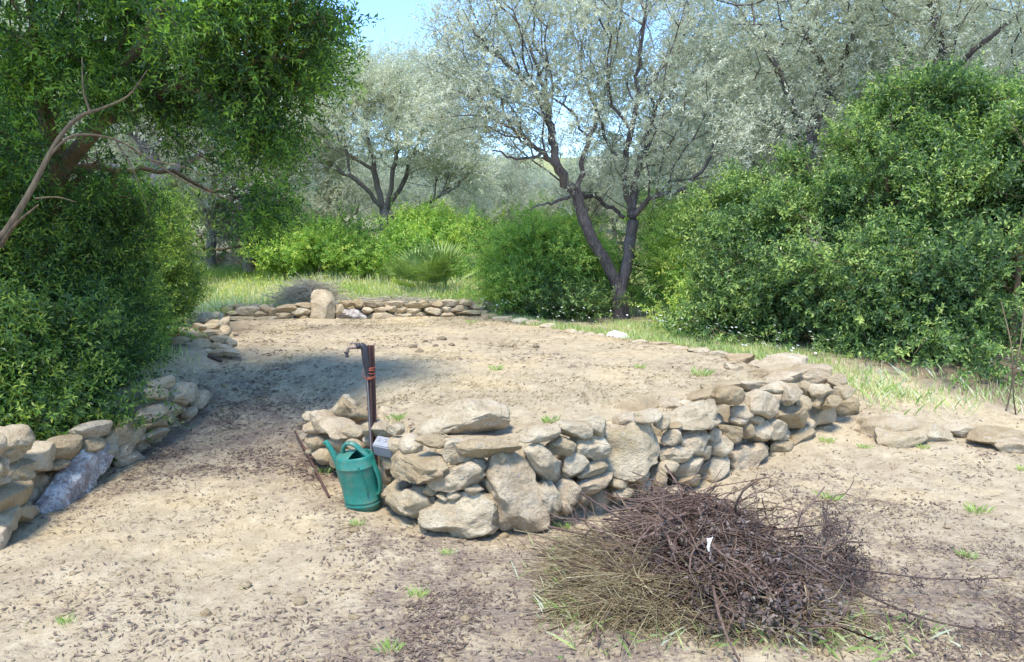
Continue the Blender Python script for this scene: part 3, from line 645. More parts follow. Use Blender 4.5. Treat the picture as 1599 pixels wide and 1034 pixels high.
class Skeleton:
    """nodes with parents; limbs first, then twigs grown to points scattered through the crown"""
    def __init__(s): s.P = np.zeros((0, 3)); s.par = []; s.pl = np.zeros(0); s.minr = []
    def limb(s, pts, r0=0, r1=0, frm=None, wob=.02, rng=None, step=4):
        L = smooth_line(pts, step); rng = rng or RNG
        L[1:-1] += rng.normal(0, wob, L[1:-1].shape)
        if frm is None and len(s.P): frm = int(np.argmin(np.linalg.norm(s.P-L[0], axis=1)))
        cur = -1 if frm is None else frm; start = 0 if frm is None else 1
        for q in range(start, len(L)):
            pl = 0 if cur < 0 else s.pl[cur]+np.linalg.norm(L[q]-s.P[cur])
            s.P = np.vstack([s.P, L[q]]); s.par.append(cur); s.pl = np.append(s.pl, pl); t = q/(len(L)-1); s.minr.append(r0*(1-t)+r1*t); cur = len(s.P)-1
        return cur
    def grow(s, att, alpha=.35, step=.18, wob=.03, rng=None, minpl=.0, up=.0):
        rng = rng or RNG; cap = len(s.P)+len(att)*14
        P = np.zeros((cap, 3)); n = len(s.P); P[:n] = s.P; pl = np.zeros(cap); pl[:n] = s.pl
        ok = np.zeros(cap, bool); ok[:n] = s.pl >= minpl
        if not ok[:n].any(): ok[:n] = True
        d0 = np.array([np.linalg.norm(s.P-a, axis=1).min() for a in att]); tips = []
        for a in att[np.argsort(d0)]:
            d = np.linalg.norm(P[:n]-a, axis=1); c = np.where(ok[:n], d+alpha*pl[:n], 1e9); b = int(np.argmin(c)); D_ = d[b]
            m = max(1, int(D_/step)); cur = b; off = rng.normal(0, wob*max(D_, .1)**.5, 3); p0 = P[b]
            for q in range(1, m+1):
                t = q/m; pt = p0*(1-t)+a*t+off*4*t*(1-t)*.6 + np.array([0, 0, -up])*4*t*(1-t)*D_ + (rng.normal(0, wob*.35, 3) if q < m else 0)
                if n >= cap: break
                P[n] = pt; pl[n] = pl[cur]+np.linalg.norm(pt-P[cur]); ok[n] = True; s.par.append(cur); s.minr.append(0); cur = n; n += 1
            tips.append(cur)
        s.P = P[:n].copy(); s.pl = pl[:n].copy(); s.tips = np.array(tips); return s
    def radii(s, rtip=.004, rroot=.12):
        n = len(s.P); cnt = np.zeros(n); child = np.zeros(n, bool)
        for q in range(n):
            if s.par[q] >= 0: child[s.par[q]] = True
        cnt[~child] = 1
        order = np.argsort(-s.pl)
        for q in order:
            if s.par[q] >= 0: cnt[s.par[q]] += cnt[q]
        k = math.log(rroot/rtip)/math.log(max(cnt.max(), 2)); s.r = np.maximum(rtip*cnt**k, np.array(s.minr)); return s
    def tubes(s, lo=0, hi=9, kmax=9):
        n = len(s.P); ch = [[] for _ in range(n)]
        for q in range(n):
            if s.par[q] >= 0: ch[s.par[q]].append(q)
        T = Tubes(); stack = [(0, None)]; roots = [q for q in range(n) if s.par[q] < 0]; stack = [(q, None) for q in roots]
        while stack:
            q, fr = stack.pop(); chain = [] if fr is None else [fr]; cur = q
            while True:
                chain.append(cur)
                if not ch[cur]: break
                c = sorted(ch[cur], key=lambda z: -s.r[z]); 
                for z in c[1:]: stack.append((z, cur))
                cur = c[0]
            rad = s.r[chain].copy()
            if fr is not None: rad[0] = min(rad[0], rad[1]*1.15)
            big = rad.max()
            if lo <= big < hi:
                k = 3 if big < .012 else 5 if big < .035 else kmax
                T.add(s.P[chain], rad, k, cap=big > .03)
        return T
def ell_pts(E, n, r, shell=0.0, clump=0, csig=.12):
    if clump:
        c = ell_pts(E, max(8, n//clump), r, shell); o = np.repeat(c, clump, 0); return o+r.normal(0, 1, o.shape)*csig*r.uniform(.6, 1.5, (len(c), 1)).repeat(clump, 0)*np.array([1, 1, .7])
    """points in a union of ellipsoids [(centre, radii, weight)]; shell>0 pushes points outwards"""
    W_ = np.array([e[2] if len(e) > 2 else np.prod(e[1])**(2/3) for e in E], float); W_ /= W_.sum(); out = []
    for e, k in zip(E, r.multinomial(n, W_)):
        d = nrm(r.normal(size=(k, 3))); rad = r.uniform(0, 1, k)**(1/3); rad = np.where(r.uniform(0, 1, k) < shell, r.uniform(.82, 1.03, k), rad)
        lump = 1+.32*(vnoise(d*2.8+e[0][None, :]*.7, 5)-.5)*2
        out.append(np.asarray(e[0])+d*(rad*lump)[:, None]*np.asarray(e[1]))
    return np.concatenate(out)
def pxell(u, v, D, ru, rv, rd, wgt=None):
    c = at(u, v, D); s = D/FPX; e = (c, np.array([ru*s, rd, rv*s])); return e if wgt is None else (*e, wgt)
def leaves_on(tips, dirs, r, per=4, spread=.6, jitter=.08, **kw):
    P = np.repeat(tips, per, 0)+r.normal(0, jitter, (len(tips)*per, 3)); D = nrm(np.repeat(dirs, per, 0)+r.normal(0, spread, (len(tips)*per, 3)))
    if kw.get('clump') is not None: kw['clump'] = np.repeat(kw['clump'], per)
    return sprigs(P, D, r, **kw)
def clump_tint(P, base, amp, scale, seed):
    return np.clip(base+amp*(fbm(P*scale, 3, seed)-.5)*2, 0, 1)
def build_tree(name, label, cat, root, sk, bark, leafm, r, rtip, rroot, leaf_kw, tint=(.5, .5, 1.2), group=None, per=4, up=.35, spread=.6, jitter=.08, extra=None):
    t = thing(name, label, cat, root, group); off = np.array(t.location)
    sk.radii(rtip, rroot)
    obj('trunk', sk.tubes(.03, 9, 10).mesh('trunk', bark), t, -off)
    try: obj('branches', sk.tubes(0, .03).mesh('branches', bark), t, -off)
    except ValueError: pass
    tips = sk.P[sk.tips]; cen = tips.mean(0); par = sk.P[[sk.par[q] for q in sk.tips]]
    dirs = nrm(nrm(tips-par)+.5*nrm(tips-cen)+np.array([0, 0, up]))
    V, T = leaves_on(tips, dirs, r, per=per, spread=spread, jitter=jitter, clump=clump_tint(tips, *tint[:3], 3), **leaf_kw)
    obj('crown', quads_mesh('crown', V, T, leafm), t, -off)
    return t
def copy_tree(o, loc, rz, s=1, label=None):
    c = o.copy(); COL.objects.link(c); c.location = tuple(float(q) for q in loc); c.rotation_euler = (0, 0, rz); c.scale = (s, s, s) if not hasattr(s, '__len__') else s
    if label: c['label'] = label
    for ch in o.children:
        d = ch.copy(); COL.objects.link(d); d.parent = c
    return c
def px3(L): return np.array([at(u, v, D) for u, v, D in L])

# ------------------------------------------------------------------ main olive (two stems)
r = np.random.default_rng(21)
sk = Skeleton(); DM = 10.6; base = on_g(975, 497); DM = base[1]
def mo(L, *a, **k):
    return sk.limb(px3([(u, v, DM+d) for u, v, d in L]), *a, **k)
mo([(972, 505, 0), (968, 478, 0), (966, 450, 0)], .135, .105, wob=.004)
mo([(966, 450, 0), (955, 425, 0), (940, 398, -.05), (922, 368, -.1), (908, 330, -.1), (900, 300, -.1)], .08, .058, wob=.008)
mo([(968, 455, 0), (978, 420, .05), (984, 380, .1), (988, 345, .1), (986, 318, .1)], .082, .062, wob=.008)
mo([(900, 300, -.1), (872, 268, -.3), (850, 240, -.5), (826, 222, -.7), (790, 195, -1), (745, 180, -1.2)], .045, .012)
mo([(872, 268, -.3), (862, 220, -.3), (855, 175, -.2), (846, 120, 0), (826, 65, .3), (790, 5, .5), (770, -50, .6)], .04, .012)
mo([(905, 300, -.1), (912, 240, .1), (932, 185, .2), (948, 130, .3), (962, 70, .2), (975, -20, .2)], .04, .012)
mo([(986, 330, .1), (976, 285, 0), (980, 235, -.2), (990, 165, -.4), (1000, 80, -.6), (1010, 0, -.8)], .04, .012)
mo([(986, 325, .1), (1000, 245, .3), (1012, 205, .4), (1032, 150, .5), (1052, 95, .6), (1075, 40, .8)], .04, .012)
mo([(988, 338, .1), (1005, 320, 0), (1028, 305, -.2), (1062, 298, -.4), (1098, 268, -.6), (1118, 225, -.8), (1140, 190, -.9)], .042, .015)
mo([(902, 312, -.1), (925, 305, .3), (950, 322, .4), (975, 340, .3)], .035, .03)
mo([(900, 305, -.1), (875, 312, -.3), (850, 318, -.5), (828, 328, -.7)], .03, .01)
mo([(1062, 298, -.4), (1085, 303, -.4), (1110, 300, -.5)], .02, .008)
mo([(855, 175, -.2), (820, 130, -.6), (770, 80, -1.1), (735, 40, -1.4)], .035, .012)
mo([(1000, 245, .3), (1045, 225, .9), (1090, 150, 1.4)], .035, .012)
mo([(850, 240, -.5), (810, 250, -1.0), (770, 235, -1.3)], .025, .01)
E = [pxell(770, 60, DM-.6, 105, 80, 1.3), pxell(760, 170, DM-.8, 90, 60, 1.1), pxell(870, 40, DM, 120, 90, 1.8), pxell(985, 30, DM, 120, 90, 1.8), pxell(1070, 90, DM+.4, 75, 80, 1.3), pxell(880, 170, DM, 110, 80, 1.6, .8),
     pxell(1000, 170, DM, 110, 70, 1.6, .7), pxell(1090, 215, DM-.4, 70, 60, 1.0), pxell(900, 265, DM+.1, 90, 50, 1.0, .35), pxell(800, 250, DM-.6, 70, 45, .8, .3), pxell(1040, 265, DM-.2, 70, 35, .8, .25), pxell(900, -70, DM, 220, 70, 2, 2), pxell(735, 120, DM-.8, 60, 90, 1)]
att = ell_pts(E, 2000, r, .25, 4, .13); sk.grow(att, .5, .16, .035, r, minpl=1.3)
build_tree('olive_tree', 'tall wild olive with two forking stems and silvery crown just behind the terrace', 'olive tree', base, sk, M['bark'], M['olive'], r, .0032, .125,
           dict(n=15, L=.26, ll=.060, lw=.0165, ang=42, tvar=.5), (.5, .45, 1.1), per=5, spread=.8, jitter=.08)

# ------------------------------------------------------------------ middle olive
r = np.random.default_rng(22); sk = Skeleton(); base = on_g(598, 428); DK = base[1]
def mo(L, *a, **k): return sk.limb(px3([(u, v, DK+d) for u, v, d in L]), *a, **k)
mo([(598, 432, 0), (597, 385, 0), (601, 350, 0), (600, 328, 0)], .15, .11, wob=.01)
mo([(600, 330, 0), (580, 305, -.3), (545, 275, -.6), (505, 258, -1), (462, 245, -1.4)], .06, .015)
mo([(600, 328, 0), (588, 280, .1), (575, 220, .2), (565, 160, .3)], .06, .015)
mo([(601, 330, 0), (612, 280, -.2), (620, 220, -.4), (625, 150, -.5)], .06, .015)
mo([(603, 332, 0), (630, 285, .3), (648, 235, .6), (670, 180, .8)], .032, .010)
mo([(606, 338, 0), (650, 325, -.2), (685, 308, -.4), (712, 290, -.6), (738, 268, -.7)], .05, .015)
E = [pxell(500, 190, DK, 60, 60, 1.8), pxell(560, 150, DK, 80, 55, 2.2), pxell(640, 150, DK, 70, 60, 2), pxell(690, 200, DK, 60, 60, 1.6), pxell(590, 215, DK, 130, 60, 2, 1.2), pxell(470, 240, DK-.5, 50, 45, 1.3), pxell(725, 260, DK-.3, 40, 35, 1, .6), pxell(640, 120, DK+.6, 70, 30, 1.2)]
sk.grow(ell_pts(E, 1200, r, .3, 5, .2), .45, .22, .05, r, minpl=1.5)
t_mid = build_tree('olive_tree', 'rounded silver green olive with short trunk in the middle distance below the sky gap', 'olive tree', base, sk, M['bark_pale'], M['olive'], r, .0045, .13,
           dict(n=14, L=.36, ll=.088, lw=.026, ang=42, tvar=.45), (.85, .4, .9), per=6, spread=.75, jitter=.12)

# ------------------------------------------------------------------ background olives: two makes, copied about
def free_olive(seed, h, rad, label, ntip=420, leafk=None, mat=None, bark=None, trunk_h=1.2, group=None, name='olive_tree'):
    r = np.random.default_rng(seed); sk = Skeleton(); o = np.zeros(3)
    sk.limb([(0, 0, -.3), (.05, .02, trunk_h*.5), (.0, .1, trunk_h)], .16, .10, wob=.02, rng=r)
    for k in range(5):
        a = k*1.257+r.uniform(-.3, .3); q = r.uniform(.45, .8)
        sk.limb([(0, .1, trunk_h), (math.cos(a)*rad*.3, math.sin(a)*rad*.3, trunk_h+(h-trunk_h)*.3), (math.cos(a)*rad*q, math.sin(a)*rad*q, trunk_h+(h-trunk_h)*.75)], .05, .012, frm=2*4-0 if False else None, wob=.05, rng=r)
    E = []
    for k in range(9):
        a = r.uniform(0, 6.28); q = rad*r.uniform(.2, .72); z = r.uniform(trunk_h+.5, h-.5); E.append((np.array([math.cos(a)*q, math.sin(a)*q, z]), np.array([rad*.42, rad*.42, h*.17])))
    E.append((np.array([0, 0, (h+trunk_h)*.52]), np.array([rad*.8, rad*.8, (h-trunk_h)*.42]), 2))
    sk.grow(ell_pts(E, ntip, r, .35), .3, .3, .06, r, minpl=trunk_h+.2)
    return build_tree(name, label, 'olive tree', (0, 0, 0), sk, bark or M['bark_pale'], mat or M['olive_far'], r, .005, .15, leafk or dict(n=14, L=.46, ll=.13, lw=.042, ang=42, tvar=.45), (.5, .45, .8), group=group, per=7, spread=.85, jitter=.2)
LB = 'hazy grey green wild olive in the wood far behind the meadow'
GRP = 'wild olives in the wood behind the clearing'
ol = [free_olive(31, 5.2, 3.0, LB, group=GRP), free_olive(32, 6.0, 3.2, LB, group=GRP), free_olive(33, 4.6, 2.8, LB, group=GRP)]
rr = random.Random(5)
FAR = [(330, 18.5, .75), (450, 24, .65), (395, 21, .6), (540, 25, .6), (620, 30, .6), (700, 27, .5), (745, 36, .6), (800, 26, .5), (860, 32, .6), (905, 24, .5), (960, 30, .62), (1030, 21, .55), (1080, 26, .8), (1130, 19.5, .95), (1200, 23, 1.1),
       (1290, 19, 1.1), (1380, 22, 1.2), (1480, 19, 1.2), (1600, 21, 1.2), (1720, 18, 1.2), (250, 21, 1.0), (150, 18, 1.1), (40, 22, 1.2), (-80, 18, 1.1), (690, 44, .8), (780, 50, .9), (840, 46, .8), (660, 40, .7), (920, 44, .85), (1010, 40, .85), (730, 60, 1.0), (560, 45, .9), (480, 38, .8), (1150, 36, 1.2)]
for k, (u, D, s) in enumerate(FAR):
    c = at(u, 375, D); z = Hs(c[0], D, False); o = ol[k] if k < 3 else None
    if o: o.location = (c[0], D, z); o.rotation_euler = (0, 0, rr.uniform(0, 6)); o.scale = (s, s, s)
    else: copy_tree(ol[k % 3], (c[0], D, z), rr.uniform(0, 6.28), s*rr.uniform(.92, 1.08))

# ------------------------------------------------------------------ tall trees over the right bushes
def leaning(seed, name, label, root_px, D, limbs, E, ntip, rroot, mat=None, bark=None, leafk=None, per=6, shell=.2, minpl=1.5, spread=.8, up=.3, tint=(.5, .45, 1.0), clump=0, csig=.1, cat='olive tree', rtip=.0038, step=.2, jitter=.08):
    r = np.random.default_rng(seed); sk = Skeleton()
    for L, a, b in limbs: sk.limb(px3([(u, v, D+d) for u, v, d in L]), a, b, wob=.015, rng=r)
    c = at(root_px, 400, D+limbs[0][0][0][2]); z = Hs(c[0], c[1], False)
    P0 = np.array([c[0], c[1], z])
    sk.grow(ell_pts(E, ntip, r, shell, clump, csig), .3, step, .045, r, minpl=minpl)
    return build_tree(name, label, cat, P0, sk, bark or M['bark'], mat or M['olive'], r, rtip, rroot, leafk or dict(n=15, L=.28, ll=.068, lw=.0195, ang=42, tvar=.5), tint, per=per, spread=spread, up=up, jitter=jitter)
leaning(41, 'olive_tree', 'thin crowned olive above the right bush, next right of the two stemmed olive', 1240, 12.6,
        [([(1245, 470, 0), (1240, 330, 0), (1262, 220, 0), (1300, 130, 0)], .14, .08), ([(1262, 220, 0), (1225, 130, -.3), (1180, 50, -.5)], .04, .012), ([(1300, 130, 0), (1262, 60, .2), (1225, -10, .3)], .05, .02), ([(1300, 130, 0), (1330, 60, -.3), (1345, -30, -.4)], .05, .02), ([(1262, 220, 0), (1200, 190, .6), (1140, 130, .8)], .04, .02)],
        [pxell(1150, 70, 12.6, 90, 80, 1.6), pxell(1250, 60, 12.8, 100, 90, 1.8), pxell(1180, 190, 12.6, 85, 60, 1.3), pxell(1270, 180, 12.9, 80, 60, 1.2), pxell(1330, 20, 12.5, 80, 80, 1.5), pxell(1200, -40, 12.6, 180, 60, 2), pxell(1160, 250, 12.8, 60, 40, 1, .6)], 950, .15)
leaning(42, 'olive_tree', 'open crowned olive with dark leaning boughs at the top right corner', 1500, 11.8,
        [([(1560, 470, 0), (1540, 330, 0), (1500, 200, 0), (1480, 120, 0)], .15, .09), ([(1480, 120, 0), (1520, 80, -.3), (1562, 45, -.5), (1620, 0, -.6)], .05, .02), ([(1500, 200, 0), (1440, 110, .3), (1390, 40, .5)], .05, .02), ([(1540, 330, 0), (1590, 210, -.5), (1640, 110, -.8)], .04, .012), ([(1480, 120, 0), (1460, 30, 0), (1455, -40, 0)], .05, .02)],
        [pxell(1420, 50, 12, 90, 70, 1.4), pxell(1520, 40, 11.8, 100, 70, 1.5), pxell(1600, 100, 11.5, 70, 90, 1.3), pxell(1450, -40, 11.8, 200, 50, 2), pxell(1380, 130, 12.2, 70, 40, 1, .6), pxell(1550, 150, 12, 80, 40, 1, .5)], 700, .15)

# ------------------------------------------------------------------ bushes
def bush(seed, name, label, E, ntip, mat, D0, roots=None, bark=None, leafk=None, per=5, cat='bush', tint=(.45, .55, 1.3), shell=.55, up=.45, spread=.6, rtip=.004, rroot=.05, group=None, jitter=.06, step=.2, clipz=True, clump=9, csig=None):
    r = np.random.default_rng(seed); sk = Skeleton(); att = ell_pts(E, ntip, r, shell, clump, csig or .013*D0)
    if clipz:
        gz = H(att[:, 0], att[:, 1], False); att = att[att[:, 2] > gz+.03]
    c = att.mean(0); roots = roots if roots is not None else [(c[0], c[1])]
    first = True; top = att[:, 2].max()
    for (x, y) in roots:
        z = Hs(x, y, False); near = att[np.argsort(np.hypot(att[:, 0]-x, att[:, 1]-y))[:40]].mean(0)
        n0 = len(sk.P); L = np.array([(x, y, z-.05), ((x*2+near[0])/3, (y*2+near[1])/3, z+(near[2]-z)*.4), tuple(near)])
        L2 = smooth_line(L, 4); cur = 0 if len(sk.P) else -1
        if cur == 0: L2 = np.vstack([[L2[0][0]*.5+sk.P[0][0]*.5, L2[0][1]*.5+sk.P[0][1]*.5, min(L2[0][2], sk.P[0][2])-.15], L2])
        for q, p in enumerate(L2):
            pl = 0 if cur < 0 else sk.pl[cur]+np.linalg.norm(p-sk.P[cur]); sk.P = np.vstack([sk.P, p]); sk.par.append(cur); sk.pl = np.append(sk.pl, pl); sk.minr.append(0); cur = len(sk.P)-1
    sk.grow(att, .25, step, .04, r)
    P0 = np.array([roots[0][0], roots[0][1], Hs(*roots[0], False)])
    t = thing(name, label, cat, P0, group); off = P0
    sk.radii(rtip, rroot); obj('branches', sk.tubes(0, 9, 6).mesh('branches', bark or M['bark_brown']), t, -off)
    tips = sk.P[sk.tips]; cen = tips.mean(0); par = sk.P[[sk.par[q] for q in sk.tips]]
    dirs = nrm(.7*nrm(tips-par)+.7*nrm(tips-cen)+np.array([0, 0, up]))
    V, T = leaves_on(tips, dirs, r, per=per, spread=spread, jitter=jitter, clump=clump_tint(tips, *tint, seed), **(leafk or dict(n=12, L=.20, ll=.045, lw=.018, ang=55, tvar=.4)))
    obj('leaves', quads_mesh('leaves', V, T, mat), t, -off)
    return t
# right hand mass
def rt(u, v, D, ru, rv, rd, w_=None): return pxell(u, v, D, ru, rv, rd, w_)
RK = dict(n=11, L=.22, ll=.062, lw=.027, ang=52, tvar=.5)
bush(51, 'mastic_bush', 'huge light green bush rising to a pointed top behind the right end of the wall', 
     [rt(1430, 205, 9.6, 80, 60, .8), rt(1350, 265, 9.6, 110, 70, .9), rt(1235, 310, 9.6, 90, 55, .9), rt(1150, 345, 9.9, 65, 45, .8), rt(1450, 330, 9.2, 150, 110, 1.1), rt(1300, 420, 9.0, 140, 100, 1.0), rt(1180, 400, 9.7, 90, 80, .9), rt(1180, 480, 9.2, 90, 55, .7), rt(1310, 500, 8.7, 120, 60, .7)], 2500, M['right'], 9.4,
     roots=[(at(1380, 400, 9.4)[0], 9.4), (at(1250, 400, 9.6)[0], 9.6), (at(1450, 400, 9.2)[0], 9.2)], leafk=RK, rroot=.06, tint=(.38, .65, 1.5), clump=18, csig=.15)
bush(52, 'mastic_bush', 'dark grey green mastic bush filling the right edge of the photo with bare stems below', 
     [rt(1560, 235, 9.0, 100, 80, .9), rt(1590, 380, 8.3, 120, 120, .9), rt(1470, 430, 8.3, 110, 90, .8), rt(1540, 505, 7.8, 120, 58, .6), rt(1430, 528, 8.0, 95, 45, .5), rt(1660, 290, 8.5, 100, 150, 1), rt(1545, 590, 7.3, 95, 42, .4, .35), rt(1415, 585, 7.5, 60, 32, .35, .2), rt(1310, 560, 8.0, 60, 25, .3, .12), rt(1380, 470, 8.3, 70, 70, .5)], 2400, M['right'], 8.3,
     roots=[(at(1590, 400, 8.0)[0], 8.0), (at(1480, 400, 8.2)[0], 8.2), (at(1650, 400, 8.0)[0], 8.0)], leafk=RK, rroot=.05, tint=(.3, .5, 1.4), clump=18, csig=.14)
bush(53, 'shrub', 'pale yellow green shrub between the forked olive and the big right bush',
     [rt(1060, 430, 12.0, 45, 60, .6), rt(1100, 400, 11.4, 45, 60, .7), rt(1075, 495, 10.3, 30, 25, .35), rt(1110, 470, 10.4, 45, 50, .6), rt(1090, 360, 11.6, 25, 25, .4)], 700, M['mastic_bright'], 11, leafk=RK, tint=(.5, .5, 1.5))
bush(54, 'shrub', 'low leafy shrub at the foot of the big right bush above the wall', [rt(1115, 520, 9.3, 55, 24, .35), rt(1060, 512, 9.8, 35, 20, .3)], 230, M['right'], 9.4, leafk=RK, tint=(.55, .4, 1.5))
BK = dict(n=12, L=.22, ll=.055, lw=.022, ang=55, tvar=.4)
bush(55, 'mastic_bush', 'bright green rounded mastic bush left of the two stemmed olive', 
     [pxell(845, 415, 12.6, 82, 56, 1.0), pxell(800, 425, 12.4, 42, 48, .7), pxell(890, 430, 12.4, 50, 50, .7), pxell(860, 375, 12.8, 45, 24, .6)], 1300, M['mastic_bright'], 12.5, leafk=BK, tint=(.5, .55, 1.6))
bush(56, 'mastic_bush', 'round green bush in front of the middle olive to the right of its trunk', [pxell(662, 380, 16.8, 46, 38, .9), pxell(648, 395, 16.5, 40, 28, .7)], 700, M['mastic_bright'], 16.6, leafk=dict(n=12, L=.26, ll=.075, lw=.03, ang=55, tvar=.4), tint=(.42, .5, 1.3))
bush(57, 'mastic_bush', 'spreading green bush left of the middle olive trunk', [pxell(522, 382, 17.5, 46, 30, .9), pxell(465, 392, 17.3, 48, 26, .8), pxell(560, 398, 17.2, 30, 20, .6)], 800, M['mastic_bright'], 17.3, leafk=dict(n=12, L=.26, ll=.075, lw=.03, ang=55, tvar=.4), tint=(.35, .5, 1.3))
bush(58, 'mastic_bush', 'low grey green bush at the left back edge of the meadow', [pxell(440, 392, 18.4, 32, 25, .8), pxell(250, 370, 15.5, 35, 45, .8), pxell(225, 400, 14, 40, 50, .8)], 700, M['mastic'], 17, leafk=dict(n=12, L=.26, ll=.075, lw=.03, ang=55, tvar=.4), tint=(.6, .5, 1.3))
bush(59, 'mastic_bush', 'hazy dull green bush beyond the grassy gap between the bushes', [pxell(740, 370, 26, 40, 24, 1.2), pxell(700, 380, 25, 30, 20, 1.0)], 420, M['mastic_bright'], 26, leafk=dict(n=12, L=.36, ll=.11, lw=.045, ang=55, tvar=.4), tint=(.4, .4, 1))
bush(60, 'shrub', 'dull green undergrowth shrub just behind the two olive stems', [pxell(935, 425, 14.2, 45, 50, .8), pxell(1010, 410, 14.2, 60, 55, .8), pxell(1060, 360, 14.5, 60, 50, .9)], 700, M['right'], 13.6, leafk=BK, tint=(.45, .4, 1.2))
bush(66, 'shrub', 'low dark shrub in front of the round bright bush beside the olive foot', [pxell(905, 472, 11.5, 30, 18, .35), pxell(865, 470, 11.8, 26, 15, .3)], 170, M['right'], 11.3, leafk=RK, tint=(.3, .4, 1.5))
# left hand mass
LK = dict(n=13, L=.22, ll=.058, lw=.018, ang=52, tvar=.5)
bush(61, 'mastic_bush', 'dense dark green bush along the left wall reaching down to its stones', 
     [pxell(60, 575, 5.75, 90, 85, .5), pxell(135, 562, 6.4, 58, 80, .5), pxell(40, 450, 6.6, 110, 90, .8), pxell(140, 450, 7.0, 68, 85, .7), pxell(-40, 560, 5.4, 90, 90, .6), pxell(188, 602, 6.5, 28, 36, .25), pxell(120, 640, 5.5, 60, 35, .3), pxell(20, 645, 5.0, 60, 30, .3)], 2400, M['mastic'], 6.3,
     roots=[(at(60, 400, 6.4)[0], 6.4), (at(150, 400, 6.9)[0], 6.9), (at(-60, 400, 6.0)[0], 6.0)], leafk=LK, tint=(.38, .5, 1.6))
bush(62, 'mastic_bush', 'mid green bush with light tips leaning towards the stone heap', 
     [pxell(215, 430, 9.2, 45, 60, .8), pxell(258, 420, 9.8, 26, 46, .6), pxell(205, 350, 9.5, 50, 50, .8), pxell(190, 500, 8.2, 36, 42, .5), pxell(240, 478, 9.2, 22, 26, .35)], 1100, M['mastic'], 9, leafk=LK, tint=(.6, .5, 1.4))
bush(63, 'shrub', 'feathery low shrub between the dark left bush and the heap of stones', [pxell(212, 530, 8.0, 18, 26, .3), pxell(200, 560, 7.3, 20, 28, .25), pxell(250, 478, 9.8, 20, 20, .4)], 420, M['mastic_bright'], 8, leafk=LK, tint=(.4, .45, 1.5))

# big left tree whose crown hangs over the path
LT = dict(n=13, L=.21, ll=.055, lw=.017, ang=45, tvar=.55, droop=.3)
leaning(71, 'mastic_tree', 'large dark green tree on the left whose crown overhangs the path', 90, 6.6,
        [([(95, 480, .2), (92, 400, .1), (85, 330, 0), (95, 260, -.1)], .09, .07), ([(95, 260, -.1), (160, 190, -.4), (240, 140, -.7), (330, 110, -.9), (430, 90, -1)], .045, .015), ([(95, 260, -.1), (60, 150, -.4), (50, 30, -.8), (60, -100, -1.2)], .07, .02),
         ([(85, 330, 0), (20, 230, -.5), (-60, 150, -1)], .04, .012), ([(160, 190, -.4), (230, 60, -.9), (300, -60, -1.2), (330, -200, -1.4)], .05, .02), ([(95, 260, -.1), (180, 265, .3), (270, 270, .6), (350, 310, .8)], .035, .012)],
        [pxell(80, 60, 6.2, 120, 80, .9), pxell(200, 70, 6.0, 110, 90, .9), pxell(320, 70, 5.8, 100, 80, .8), pxell(420, 60, 5.8, 85, 60, .7), pxell(480, 110, 5.9, 45, 40, .5), pxell(380, 165, 6.0, 80, 55, .6), pxell(240, 180, 6.0, 80, 50, .6), pxell(70, 200, 6.3, 110, 80, .8), pxell(400, 215, 6.0, 38, 25, .3, .12),
         pxell(60, 320, 6.6, 70, 50, .6), pxell(-20, 300, 6.2, 70, 120, .7), pxell(180, 330, 7.3, 45, 40, .5, .35), pxell(408, 322, 6.9, 30, 26, .3, .11), pxell(480, 30, 5.6, 40, 40, .4)], 2200, .09, mat=M['canopy'], bark=M['bark_brown'], leafk=LT, per=4, shell=.3, tint=(.42, .55, 1.5), clump=10, csig=.10, cat='tree', rtip=.0035, step=.15, jitter=.05, up=0)
# its crown goes on above the picture and shades the near path
leaning(72, 'mastic_tree', 'leafy tree overhead at the top left throwing dappled shade on the near path', -60, 5.0,
        [([(-260, 700, 0), (-240, 400, 0), (-150, 120, 0), (-60, -100, 0)], .14, .09), ([(-150, 120, 0), (40, -150, .3), (160, -260, .2)], .06, .02), ([(-60, -100, 0), (100, -400, -.8), (300, -600, -1.5)], .04, .012)],
        [pxell(20, -120, 5.4, 150, 60, .8), pxell(-90, -330, 4.6, 220, 110, 1.0)], 520, .13, mat=M['canopy'], bark=M['bark_brown'], leafk=LT, per=3, shell=.2, tint=(.42, .5, 1.5), clump=8, csig=.13, cat='tree', rtip=.004, step=.2, up=0)
# arching bare bough at the left
ab = thing('bough', 'bare brown bough arching up out of the leaves at the left edge', 'branch', at(-20, 400, 4.4))
T = Tubes(); L = smooth_line(px3([(-60, 430, 4.3), (0, 372, 4.4), (28, 332, 4.45), (52, 290, 4.5), (75, 245, 4.55), (98, 208, 4.6), (125, 182, 4.65), (158, 170, 4.7)]), 4); T.add(L, np.linspace(.021, .009, len(L)), 8)
for pts, r0 in (([(75, 245, 4.55), (115, 212, 4.6), (180, 218, 4.7), (235, 250, 4.8), (300, 290, 5.0), (360, 312, 5.1)], .009), ([(140, 174, 4.67), (130, 140, 4.7), (128, 90, 4.7)], .008), ([(158, 170, 4.7), (200, 150, 4.7), (230, 110, 4.7)], .008), ([(0, 385, 4.4), (25, 350, 4.3), (60, 320, 4.2)], .012), ([(180, 218, 4.7), (210, 270, 4.75), (235, 340, 4.8)], .005), ([(235, 250, 4.8), (290, 262, 4.9), (340, 280, 5)], .004), ([(55, 310, 4.5), (90, 308, 4.5), (120, 316, 4.5)], .006)):
    L = smooth_line(px3(pts), 4); T.add(L, np.linspace(r0, r0*.35, len(L)), 5)
obj('branches', T.mesh('branches', M['bark_brown']), ab, -np.array(ab.location))
